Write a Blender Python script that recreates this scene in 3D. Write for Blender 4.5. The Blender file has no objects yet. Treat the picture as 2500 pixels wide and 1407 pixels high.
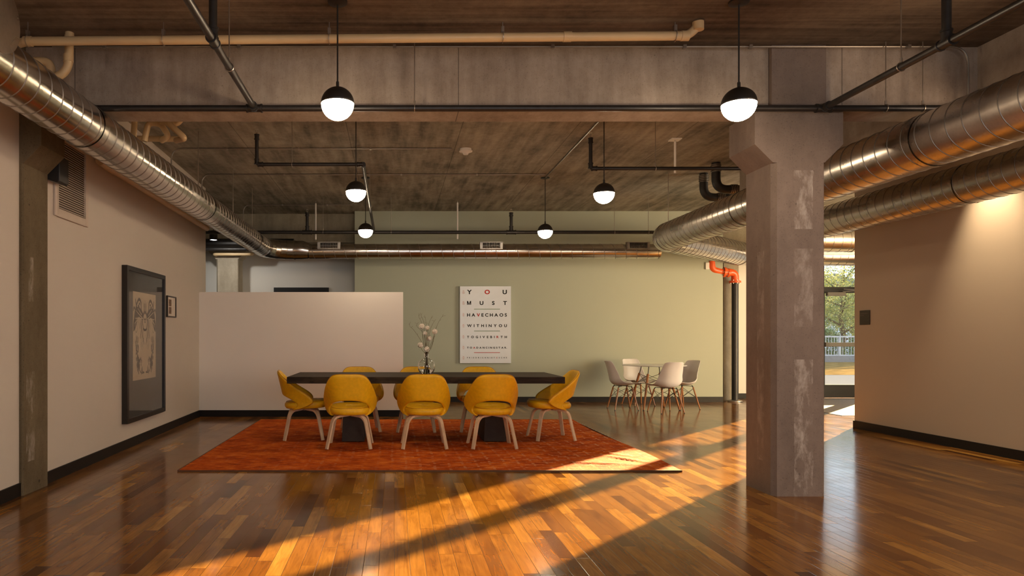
import bpy, bmesh, math, random
from mathutils import Vector, Matrix, Euler
random.seed(7)
SC = bpy.context.scene
COL = SC.collection
PI = math.pi
F, CX, CY, EYE = 1667.0, 963.0, 824.0, 1.22      # focal length (px), principal point, eye height

# ---------------------------------------------------------------- camera, world, sun, added window fill, exposure
cam_d = bpy.data.cameras.new('camera'); cam = bpy.data.objects.new('camera', cam_d); COL.objects.link(cam)
cam.location = (0, 0, EYE); cam.rotation_euler = (PI/2, 0, 0)
cam_d.sensor_width = 36; cam_d.lens = 36*F/2500
cam_d.shift_x = (1250-CX)/2500; cam_d.shift_y = (CY-703.5)/2500
cam_d.clip_start = .05; cam_d.clip_end = 300
SC.camera = cam
SC.view_settings.view_transform = 'Standard'; SC.view_settings.look = 'None'
SC.view_settings.gamma = 1; SC.view_settings.use_curve_mapping = False
SC.view_settings.exposure = 0.0

w = bpy.data.worlds.new('world'); SC.world = w; w.use_nodes = True
wb = w.node_tree.nodes['Background']
wb.inputs[0].default_value = (.76, .86, 1, 1); wb.inputs[1].default_value = 2.7

def light(name, kind, loc, energy, color, rot=(0,0,0), **kw):
    d = bpy.data.lights.new(name, kind); d.energy = energy; d.color = color
    for k, v in kw.items(): setattr(d, k, v)
    o = bpy.data.objects.new(name, d); COL.objects.link(o); o.location = loc; o.rotation_euler = rot
    return o
def aim(o, target):
    o.rotation_euler = (Vector(target)-o.location).to_track_quat('-Z', 'Y').to_euler()
EL = math.radians(7.2)
sd = Vector((-.694*math.cos(EL), -.72*math.cos(EL), -math.sin(EL)))
sun = light('sun', 'SUN', (20, 25, 8), 104, (1, .66, .30), angle=math.radians(.5))
sun.rotation_euler = sd.to_track_quat('-Z', 'Y').to_euler()
# added area fills at invented window openings: behind the camera, right wall, lobby side
wl = light('added_rear_fill', 'AREA', (1.6, -2.35, 1.65), 37, (1, .78, .56), shape='RECTANGLE', size=4.6, size_y=2.0)
aim(wl, (1.2, 8, 1.2))
wr = light('added_right_fill', 'AREA', (6.1, 1.6, 1.55), 130, (1, .70, .46), shape='RECTANGLE', size=2.4, size_y=1.7)
aim(wr, (1.0, 5.8, 1.3))
wo = light('added_lobby_fill', 'AREA', (12.4, 7.0, 1.5), 690, (1, .83, .58), shape='RECTANGLE', size=3.4, size_y=2.3)  # added fill, side daylight for the green wall from an unseen lobby
aim(wo, (4.6, 11.8, 1.3))
# wall washer on the right wall and the downlight in the recess
ws = light('wall_wash', 'SPOT', (5.93, 7.05, 3.35), 320, (1, .76, .48), spot_size=math.radians(62), spot_blend=1.0, shadow_soft_size=.05)
aim(ws, (6.22, 7.02, 1.7))

# ---------------------------------------------------------------- node helpers and materials
def mat(name):
    m = bpy.data.materials.new(name); m.use_nodes = True
    nt = m.node_tree; b = nt.nodes['Principled BSDF']
    return m, nt, b
def N(nt, t, **kw):
    n = nt.nodes.new(t)
    for k, v in kw.items():
        if k.startswith('i_'):
            n.inputs[int(k[2:]) if k[2:].isdigit() else k[2:].replace('_', ' ')].default_value = v
        else: setattr(n, k, v)
    return n
def L(nt, a, b): nt.links.new(a, b)
def math_n(nt, op, a, b=None, c=None):
    n = nt.nodes.new('ShaderNodeMath'); n.operation = op
    for i, x in enumerate((a, b, c)):
        if x is None: continue
        if isinstance(x, (int, float)): n.inputs[i].default_value = x
        else: L(nt, x, n.inputs[i])
    return n.outputs[0]
def ramp(nt, fac, stops, interp='LINEAR'):
    r = nt.nodes.new('ShaderNodeValToRGB'); r.color_ramp.interpolation = interp
    e = r.color_ramp.elements
    while len(e) < len(stops): e.new(.5)
    for i, (p, c) in enumerate(stops):
        e[i].position = p; e[i].color = (*c, 1) if len(c) == 3 else c
    L(nt, fac, r.inputs[0]); return r.outputs[0]
def mix(nt, fac, a, b, mode='MIX'):
    n = nt.nodes.new('ShaderNodeMix'); n.data_type = 'RGBA'; n.blend_type = mode
    for s, x in ((n.inputs[0], fac), (n.inputs[6], a), (n.inputs[7], b)):
        if isinstance(x, (int, float)): s.default_value = x
        elif isinstance(x, tuple): s.default_value = (*x, 1) if len(x) == 3 else x
        else: L(nt, x, s)
    return n.outputs[2]
def coords(nt, scale=(1,1,1), obj=True, loc=(0,0,0)):
    c = nt.nodes.new('ShaderNodeTexCoord'); mp = nt.nodes.new('ShaderNodeMapping')
    mp.inputs['Scale'].default_value = scale; mp.inputs['Location'].default_value = loc
    L(nt, c.outputs['Object'], mp.inputs['Vector']); return mp.outputs[0]
def noise(nt, vec, scale, detail=4, rough=.55, dist=0):
    n = N(nt, 'ShaderNodeTexNoise'); n.inputs['Scale'].default_value = scale
    n.inputs['Detail'].default_value = detail; n.inputs['Roughness'].default_value = rough
    n.inputs['Distortion'].default_value = dist
    L(nt, vec, n.inputs['Vector']); return n.outputs['Fac']
def bump(nt, b, h, strength=.2, dist=.01):
    n = N(nt, 'ShaderNodeBump'); n.inputs['Strength'].default_value = strength; n.inputs['Distance'].default_value = dist
    L(nt, h, n.inputs['Height']); L(nt, n.outputs[0], b.inputs['Normal'])

def simple(name, col, rough=.5, metal=0, var=.12, scale=8, bmp=0, spec=.5, coat=0):
    m, nt, b = mat(name)
    v = coords(nt); f = noise(nt, v, scale)
    lo = tuple(c*(1-var) for c in col); hi = tuple(min(1, c*(1+var)) for c in col)
    L(nt, ramp(nt, f, [(.3, lo), (.7, hi)]), b.inputs['Base Color'])
    b.inputs['Roughness'].default_value = rough; b.inputs['Metallic'].default_value = metal
    b.inputs['Specular IOR Level'].default_value = spec; b.inputs['Coat Weight'].default_value = coat
    if bmp: bump(nt, b, noise(nt, v, scale*12), bmp, .003)
    return m

def wall_paint(name, col):
    m, nt, b = mat(name); v = coords(nt)
    f = noise(nt, v, .8, 3)
    L(nt, ramp(nt, f, [(.3, tuple(c*.965 for c in col)), (.7, col)]), b.inputs['Base Color'])
    b.inputs['Roughness'].default_value = .62; b.inputs['Specular IOR Level'].default_value = .3
    bump(nt, b, noise(nt, v, 160, 3), .12, .002); return m

def concrete(name, c1, c2, streak=(1,1,1), sc=1.0, joints=None, speck=.5, boards=None, patch=None, rough=.85, contrast=1.0):
    """cast concrete: broad stains, streaks along the boards, specks, pin holes"""
    m, nt, b = mat(name)
    v = coords(nt); vs = coords(nt, streak)
    f1 = noise(nt, v, 1.1*sc, 5, .6, .4); f2 = noise(nt, vs, 3.2*sc, 6, .62)
    f3 = noise(nt, v, 90, 2); f4 = noise(nt, v, 16*sc, 5, .7)
    f = math_n(nt, 'ADD', math_n(nt, 'MULTIPLY', f1, .4), math_n(nt, 'ADD', math_n(nt, 'MULTIPLY', f2, .42), math_n(nt, 'MULTIPLY', f4, .18)))
    col = ramp(nt, f, [(.5-.14/contrast, c1), (.5+.12/contrast, c2)])
    sp = ramp(nt, f3, [(.60, (1,1,1)), (.72, (1-.45*speck,)*3)])
    col = mix(nt, 1, col, sp, 'MULTIPLY')
    vo = N(nt, 'ShaderNodeTexVoronoi'); vo.inputs['Scale'].default_value = 14; L(nt, v, vo.inputs['Vector'])
    hole = math_n(nt, 'LESS_THAN', vo.outputs['Distance'], math_n(nt, 'MULTIPLY', math_n(nt, 'SUBTRACT', noise(nt, v, 5), .52), .8))
    col = mix(nt, math_n(nt, 'MULTIPLY', hole, .75*speck), col, tuple(c*.35 for c in c1))
    h = math_n(nt, 'ADD', math_n(nt, 'MULTIPLY', f2, .6), math_n(nt, 'MULTIPLY', f4, .5))
    if boards:     # faint board marks across an axis
        s = N(nt, 'ShaderNodeSeparateXYZ'); L(nt, v, s.inputs[0])
        cell = math_n(nt, 'FLOOR', math_n(nt, 'MULTIPLY', s.outputs[boards[0]], 1/boards[1]))
        wn = N(nt, 'ShaderNodeTexWhiteNoise', noise_dimensions='1D'); L(nt, cell, wn.inputs['W'])
        col = mix(nt, 1, col, ramp(nt, wn.outputs[0], [(0, (.80,)*3), (1, (1.1,)*3)]), 'MULTIPLY')
    if joints:     # panel joints: (axis, first, spacing)
        ax, x0, dx = joints
        s = N(nt, 'ShaderNodeSeparateXYZ'); L(nt, v, s.inputs[0])
        fr = math_n(nt, 'FRACT', math_n(nt, 'DIVIDE', math_n(nt, 'SUBTRACT', s.outputs[ax], x0), dx))
        j = math_n(nt, 'LESS_THAN', fr, .008/dx)
        col = mix(nt, math_n(nt, 'MULTIPLY', j, .6), col, tuple(c*.2 for c in c1))
        h = math_n(nt, 'SUBTRACT', h, j)
    if patch:      # scraped pale plaster left in vertical strips: list of (axis, a, b, z0, z1)
        s = N(nt, 'ShaderNodeSeparateXYZ'); L(nt, v, s.inputs[0])
        vz = coords(nt, (1, 1, .45)); g = noise(nt, vz, 11, 7, .72, .3)
        for ax, a, bb, z0, z1, amt in patch:
            wob = math_n(nt, 'MULTIPLY', math_n(nt, 'SUBTRACT', noise(nt, v, 9), .5), .03)
            xx = math_n(nt, 'ADD', s.outputs[ax], wob)
            k = math_n(nt, 'MULTIPLY', math_n(nt, 'GREATER_THAN', xx, a), math_n(nt, 'LESS_THAN', xx, bb))
            k = math_n(nt, 'MULTIPLY', k, math_n(nt, 'MULTIPLY', math_n(nt, 'GREATER_THAN', s.outputs[2], z0), math_n(nt, 'LESS_THAN', s.outputs[2], z1)))
            col = mix(nt, math_n(nt, 'MULTIPLY', k, .06), col, tuple(x*1.35 for x in c2))
            k2 = math_n(nt, 'MULTIPLY', k, ramp(nt, g, [(.46, (0,0,0)), (.70, (1,1,1))]))
            col = mix(nt, math_n(nt, 'MULTIPLY', k2, amt), col, (.50, .46, .42))
    L(nt, col, b.inputs['Base Color']); b.inputs['Roughness'].default_value = rough
    b.inputs['Specular IOR Level'].default_value = .25
    bump(nt, b, h, .35, .012); return m

def wood_floor():
    m, nt, b = mat('walnut_plank_floor')
    v = coords(nt); s = N(nt, 'ShaderNodeSeparateXYZ'); L(nt, v, s.inputs[0])
    W = .083
    col_i = math_n(nt, 'FLOOR', math_n(nt, 'DIVIDE', s.outputs[0], W))
    fx = math_n(nt, 'FRACT', math_n(nt, 'DIVIDE', s.outputs[0], W))
    wn = N(nt, 'ShaderNodeTexWhiteNoise', noise_dimensions='1D'); L(nt, col_i, wn.inputs['W'])
    wn2 = N(nt, 'ShaderNodeTexWhiteNoise', noise_dimensions='1D'); L(nt, math_n(nt, 'ADD', col_i, 77.3), wn2.inputs['W'])
    ln = math_n(nt, 'ADD', .48, math_n(nt, 'MULTIPLY', wn2.outputs[0], .5))
    yy = math_n(nt, 'ADD', math_n(nt, 'DIVIDE', s.outputs[1], ln), math_n(nt, 'MULTIPLY', wn.outputs[0], 40))
    row_i = math_n(nt, 'FLOOR', yy); fy = math_n(nt, 'FRACT', yy)
    cv = N(nt, 'ShaderNodeCombineXYZ'); L(nt, col_i, cv.inputs[0]); L(nt, row_i, cv.inputs[1])
    cell = N(nt, 'ShaderNodeTexWhiteNoise', noise_dimensions='2D'); L(nt, cv.outputs[0], cell.inputs['Vector'])
    off = N(nt, 'ShaderNodeVectorMath', operation='MULTIPLY_ADD')
    L(nt, cell.outputs['Color'], off.inputs[0]); off.inputs[1].default_value = (30, 30, 30); L(nt, v, off.inputs[2])
    st = N(nt, 'ShaderNodeMapping'); st.inputs['Scale'].default_value = (14, .9, 1); L(nt, off.outputs[0], st.inputs['Vector'])
    grain = noise(nt, st.outputs[0], 2.6, 6, .62, 1.2)
    bm_ = N(nt, 'ShaderNodeMapping'); bm_.inputs['Scale'].default_value = (2.2, .8, 1); L(nt, off.outputs[0], bm_.inputs['Vector'])
    blot = noise(nt, bm_.outputs[0], 3.0, 3, .5, .6)
    base = ramp(nt, cell.outputs['Value'], [(0, (.085,.030,.007)), (.12, (.17,.064,.012)), (.5, (.25,.105,.018)), (.88, (.32,.145,.027)), (1, (.46,.235,.050))])
    g = ramp(nt, grain, [(.25, (.55,.48,.42)), (.5, (.9,.88,.85)), (.72, (1.18,1.16,1.1))])
    c = mix(nt, .8, base, g, 'MULTIPLY')
    c = mix(nt, 1, c, ramp(nt, blot, [(.26, (.58,.50,.45)), (.52, (1,1,1))]), 'MULTIPLY')
    ex = math_n(nt, 'MINIMUM', fx, math_n(nt, 'SUBTRACT', 1, fx))
    ey = math_n(nt, 'MULTIPLY', math_n(nt, 'MINIMUM', fy, math_n(nt, 'SUBTRACT', 1, fy)), 7.5)
    e = math_n(nt, 'MINIMUM', ex, ey)
    seam = ramp(nt, e, [(0, (0,0,0)), (.022, (1,1,1))])
    c = mix(nt, math_n(nt, 'SUBTRACT', 1, seam), c, (.035, .014, .006))
    L(nt, c, b.inputs['Base Color'])
    r = ramp(nt, noise(nt, v, 3, 4), [(.3, (.12,)*3), (.7, (.19,)*3)])
    L(nt, r, b.inputs['Roughness']); b.inputs['Specular IOR Level'].default_value = .42
    tilt = math_n(nt, 'MULTIPLY', cell.outputs['Value'], math_n(nt, 'MULTIPLY', fx, .05))
    h = math_n(nt, 'ADD', math_n(nt, 'ADD', math_n(nt, 'MULTIPLY', seam, .5), tilt), math_n(nt, 'MULTIPLY', grain, .03))
    bump(nt, b, h, .2, .003); return m

def rug_mat():
    m, nt, b = mat('rust_rug')
    v = coords(nt)
    f = noise(nt, v, 3.2, 6, .7); f2 = noise(nt, coords(nt, (1, 4, 1)), 7, 5, .7)
    ff = math_n(nt, 'ADD', math_n(nt, 'MULTIPLY', f, .5), math_n(nt, 'MULTIPLY', f2, .5))
    c = ramp(nt, ff, [(.36, (.17,.017,.002)), (.50, (.48,.078,.005)), (.64, (.76,.21,.022))])
    # worn pale plus signs in a loose lattice
    s = N(nt, 'ShaderNodeSeparateXYZ')
    wv = N(nt, 'ShaderNodeVectorMath', operation='MULTIPLY_ADD')
    nn = N(nt, 'ShaderNodeTexNoise'); nn.inputs['Scale'].default_value = 2.5; L(nt, v, nn.inputs['Vector'])
    L(nt, nn.outputs['Color'], wv.inputs[0]); wv.inputs[1].default_value = (.05,.05,0); L(nt, v, wv.inputs[2])
    L(nt, wv.outputs[0], s.inputs[0])
    def lat(ax, p, o): return math_n(nt, 'ABSOLUTE', math_n(nt, 'SUBTRACT', math_n(nt, 'FRACT', math_n(nt, 'ADD', math_n(nt, 'DIVIDE', s.outputs[ax], p), o)), .5))
    tot = None
    for o in (0, .5):
        gx, gy = lat(0, .27, o), lat(1, .27, o)
        a = math_n(nt, 'MULTIPLY', math_n(nt, 'LESS_THAN', gx, .045), math_n(nt, 'LESS_THAN', gy, .34))
        bb = math_n(nt, 'MULTIPLY', math_n(nt, 'LESS_THAN', gy, .045), math_n(nt, 'LESS_THAN', gx, .34))
        k = math_n(nt, 'MAXIMUM', a, bb); tot = k if tot is None else math_n(nt, 'MAXIMUM', tot, k)
    fade = ramp(nt, noise(nt, v, 1.3, 4, .7), [(.36, (.25,)*3), (.56, (1,)*3)])
    wear = ramp(nt, noise(nt, v, 24, 4, .75), [(.42, (0,0,0)), (.54, (1,1,1))])
    xs = N(nt, 'ShaderNodeMapRange'); L(nt, s.outputs[0], xs.inputs[0]); xs.inputs[1].default_value = -1.5; xs.inputs[2].default_value = 2.4; xs.inputs[3].default_value = .12; xs.inputs[4].default_value = 1
    k = math_n(nt, 'MULTIPLY', math_n(nt, 'MULTIPLY', tot, fade), math_n(nt, 'MULTIPLY', wear, xs.outputs[0]))
    c = mix(nt, k, c, (.62, .30, .15))
    L(nt, c, b.inputs['Base Color']); b.inputs['Roughness'].default_value = .95
    b.inputs['Sheen Weight'].default_value = 0; b.inputs['Sheen Roughness'].default_value = .4; b.inputs['Sheen Tint'].default_value = (1,.5,.2,1)
    b.inputs['Specular IOR Level'].default_value = .1
    bump(nt, b, math_n(nt, 'ADD', noise(nt, v, 60, 4), f2), .28, .01); return m

def duct_mat(name, tint=(.66,.62,.57), r0=.17, r1=.24):
    m, nt, b = mat(name); v = coords(nt)
    vo = N(nt, 'ShaderNodeTexVoronoi'); vo.inputs['Scale'].default_value = 45; L(nt, v, vo.inputs['Vector'])
    f = noise(nt, v, 4, 5)
    c = mix(nt, 1, ramp(nt, f, [(.3, tuple(x*.82 for x in tint)), (.7, tint)]), ramp(nt, vo.outputs['Distance'], [(0, (.95,)*3), (.6, (1.04,)*3)]), 'MULTIPLY')
    L(nt, c, b.inputs['Base Color']); b.inputs['Metallic'].default_value = 1
    L(nt, ramp(nt, noise(nt, v, 4, 3, .5), [(.3, (r0,)*3), (.7, (r1,)*3)]), b.inputs['Roughness'])
    return m

def wood(name, c1, c2, scale=(1,1,1), rough=.45, k=14):
    m, nt, b = mat(name); v = coords(nt, scale)
    f = noise(nt, v, k, 5, .6, 1.2)
    L(nt, ramp(nt, f, [(.35, c1), (.65, c2)]), b.inputs['Base Color']); b.inputs['Roughness'].default_value = rough
    b.inputs['Specular IOR Level'].default_value = .5 if rough < .5 else .18
    bump(nt, b, f, .08, .003); return m

def emit(name, col, s):
    m, nt, b = mat(name)
    b.inputs['Base Color'].default_value = (*col, 1); b.inputs['Emission Color'].default_value = (*col, 1)
    b.inputs['Emission Strength'].default_value = s; b.inputs['Roughness'].default_value = .3; return m

def pane_mat(name, tint=(1,1,1), base=.05):
    m, nt, b = mat(name); nt.nodes.remove(b)
    out = nt.nodes['Material Output']
    t = N(nt, 'ShaderNodeBsdfTransparent'); t.inputs[0].default_value = (*tint, 1)
    g = N(nt, 'ShaderNodeBsdfGlossy'); g.inputs['Roughness'].default_value = .02
    lw = N(nt, 'ShaderNodeLayerWeight')
    fr = math_n(nt, 'MULTIPLY_ADD', math_n(nt, 'POWER', lw.outputs['Facing'], 5), .9, base)
    mx = N(nt, 'ShaderNodeMixShader'); L(nt, fr, mx.inputs[0]); L(nt, t.outputs[0], mx.inputs[1]); L(nt, g.outputs[0], mx.inputs[2])
    L(nt, mx.outputs[0], out.inputs[0]); return m

def glass_mat(name, ior=1.45, col=(1,1,1)):
    m, nt, b = mat(name)
    b.inputs['Base Color'].default_value = (*col, 1); b.inputs['Transmission Weight'].default_value = 1
    b.inputs['Roughness'].default_value = 0; b.inputs['IOR'].default_value = ior; return m

def leaf_mat(name, c1, c2):
    m, nt, b = mat(name); v = coords(nt)
    L(nt, ramp(nt, noise(nt, v, 2.2, 3), [(.38, c1), (.62, c2)]), b.inputs['Base Color'])
    b.inputs['Roughness'].default_value = .6
    tr = N(nt, 'ShaderNodeBsdfTranslucent'); L(nt, b.inputs['Base Color'].links[0].from_socket, tr.inputs[0])
    mx = N(nt, 'ShaderNodeMixShader'); mx.inputs[0].default_value = .10
    L(nt, b.outputs[0], mx.inputs[1]); L(nt, tr.outputs[0], mx.inputs[2]); L(nt, mx.outputs[0], nt.nodes['Material Output'].inputs[0])
    return m

M = {}
M['floor'] = wood_floor()
M['rug'] = rug_mat()
M['rug_edge'] = simple('rug_binding', (.10,.045,.02), .9)
M['fringe'] = simple('rug_fringe', (.62,.52,.42), .9)
M['wall_l'] = wall_paint('warm_white_paint', (.60,.545,.475))
M['wall_r'] = wall_paint('tan_paint', (.48,.40,.31))
M['wall_half'] = wall_paint('blush_white_paint', (.92,.87,.81))
M['wall_g'] = wall_paint('sage_paint', (.395,.42,.325))
M['wall_b'] = wall_paint('pale_wall_paint', (.74,.73,.68))
M['base'] = simple('black_baseboard', (.010,.008,.007), .5, spec=.25)
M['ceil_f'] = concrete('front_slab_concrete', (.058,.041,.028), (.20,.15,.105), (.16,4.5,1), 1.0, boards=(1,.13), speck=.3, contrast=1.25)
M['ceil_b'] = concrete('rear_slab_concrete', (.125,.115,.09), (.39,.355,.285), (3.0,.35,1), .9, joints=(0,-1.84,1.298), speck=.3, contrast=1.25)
M['beam'] = concrete('beam_concrete', (.20,.155,.12), (.41,.345,.285), (2.4,1,.35), 1.0, joints=(0,-2.47,2.96), speck=.5, contrast=1.0)
M['beam_b'] = concrete('rear_beam_concrete', (.19,.165,.12), (.37,.33,.245), (2.4,1,.4), 1.0, speck=.5)
M['col_r'] = concrete('column_concrete', (.12,.092,.078), (.225,.176,.15), (1.5,1.5,.5), 1.0, speck=.6, contrast=.75,
    patch=[(0, 3.062,3.205,2.05,2.5,.7), (0, 3.062,3.205,1.3,1.9,.45), (0, 3.062,3.205,.0,1.05,.75), (1, 5.36,5.46,.25,1.9,.4)])
M['col_l'] = concrete('left_column_concrete', (.085,.066,.036), (.19,.15,.092), (1.5,1.5,.5), 1.0, speck=1.0, contrast=.8,
    patch=[(1, 5.30,5.42,.25,.95,.6), (1, 5.33,5.40,1.5,1.85,.6)])
M['col_b'] = concrete('rear_column_concrete', (.22,.19,.14), (.40,.35,.27), (1.5,1.5,.5), 1.0, speck=.5)
M['duct'] = duct_mat('galvanised_duct')
M['duct_seam'] = simple('duct_lock_seam', (.26,.23,.20), .45, .9, .05)
M['duct2'] = duct_mat('galvanised_duct_satin', (.60,.55,.50), .24, .32)
M['black_pipe'] = simple('black_pipe', (.016,.014,.013), .42, 0, .3, 20)
M['steel_rod'] = simple('zinc_rod', (.45,.40,.34), .35, .9, .1)
M['conduit'] = simple('conduit_steel', (.30,.27,.23), .42, .9, .1)
M['pvc'] = simple('cream_pvc', (.60,.44,.24), .42, 0, .06, 3)
M['white_pl'] = simple('white_plastic', (.78,.75,.70), .35, 0, .03)
M['black_metal'] = simple('black_satin_metal', (.016,.014,.012), .45, 0, .1)
M['globe'] = emit('lit_opal_glass', (1, .77, .52), 88)
M['yellow'] = simple('mustard_upholstery', (.82,.47,.008), .45, 0, .08, 30, .12, spec=.45)
M['yellow_pipe'] = simple('mustard_piping', (.50,.21,.008), .45)
M['blond'] = wood('blond_bent_wood', (.58,.42,.26), (.74,.58,.40), (1,1,.2), .4)
M['dark_wood'] = mw = wood('dark_oak_tabletop', (.016,.010,.006), (.062,.042,.024), (.25,3,1), .62, 10)
M['ped'] = simple('charcoal_pedestal', (.045,.034,.029), .7, 0, .2, spec=.2)
M['shell'] = simple('white_shell_plastic', (.74,.70,.66), .36, 0, .02)
M['dowel'] = wood('walnut_dowel', (.24,.085,.025), (.42,.17,.055), (1,1,.2), .38)
M['top_white'] = simple('white_laminate', (.82,.80,.77), .25, 0, .02)
M['glass'] = glass_mat('vase_glass', 1.45)
M['water'] = glass_mat('water', 1.33, (.97,.98,.97))
M['petal'] = simple('white_petals', (.92,.86,.76), .8, 0, .06, 40)
M['twig'] = simple('brown_twig', (.13,.085,.045), .8)
M['green_stem'] = simple('olive_stem', (.10,.085,.035), .7)
M['canvas'] = simple('glossy_white_panel', (.68,.715,.75), .25, 0, .02)
M['ink'] = simple('black_print', (.008,.008,.008), .6, spec=.15)
M['red'] = simple('red_print', (.42,.02,.01), .6, spec=.15)
M['red_p'] = simple('faded_red_print', (.55,.27,.22), .5)
M['green'] = simple('green_line_print', (.10,.20,.07), .4)
M['frame'] = simple('black_frame', (.014,.011,.009), .35)
M['mat_board'] = simple('slate_mat_board', (.085,.08,.072), .8)
M['paper'] = simple('aged_paper', (.50,.40,.27), .8, 0, .08, 5)
M['print_ink'] = simple('sepia_ink', (.055,.045,.033), .8)
M['print_ink2'] = simple('soft_sepia_ink', (.24,.19,.125), .8)
M['framepane'] = pane_mat('picture_glazing', base=.025)
M['white_mat'] = simple('white_mat_board', (.66,.60,.52), .8)
M['photo'] = simple('small_brown_print', (.16,.09,.05), .6, 0, .7, 45)
M['plate'] = simple('dark_bronze_plate', (.035,.024,.012), .45)
M['plate_text'] = simple('grey_lettering', (.19,.15,.11), .6)
M['orange'] = simple('orange_valve_paint', (.80,.115,.018), .35, 0, .08)
M['bolt'] = simple('steel_bolt', (.55,.5,.42), .3, .9)
M['vent'] = simple('cream_vent_metal', (.56,.48,.40), .5, 0, .03)
M['vent_dark'] = simple('vent_shadow_gap', (.05,.04,.03), .8)
M['rubber'] = simple('black_rubber', (.015,.014,.014), .5)
M['pane'] = pane_mat('clear_glazing', (.97,.99,.98))
M['alu'] = simple('dark_bronze_aluminium', (.012,.012,.013), .5, 0, spec=.25)
M['door_metal'] = simple('satin_grey_door_metal', (.13,.125,.12), .55, 0, .05, spec=.3)
M['alu_l'] = simple('brushed_aluminium', (.40,.38,.35), .4, .8)
M['carpet'] = simple('grey_carpet', (.17,.15,.125), .9, 0, .25, 60, .3)
M['paving'] = simple('pale_paving', (.13,.14,.155), .9, 0, .1, spec=0)
M['lawn'] = simple('dry_lawn', (.16,.11,.045), .95, 0, .6, 3, spec=0)
M['rail'] = simple('white_rail_paint', (.34,.36,.39), .6)
M['curb'] = simple('kerb_concrete', (.17,.175,.185), .9, spec=.1)
M['leaf1'] = leaf_mat('green_leaves', (.10,.15,.05), (.36,.36,.12))
M['leaf2'] = leaf_mat('deep_green_leaves', (.07,.12,.06), (.18,.24,.10))
M['bark'] = simple('bark', (.10,.075,.055), .9)
M['house'] = simple('pale_blue_siding', (.55,.62,.72), .8)
M['led'] = emit('lit_lens', (.85,.92,1), 14)
M['rear'] = wall_paint('rear_wall_paint', (.45,.38,.30))

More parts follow.
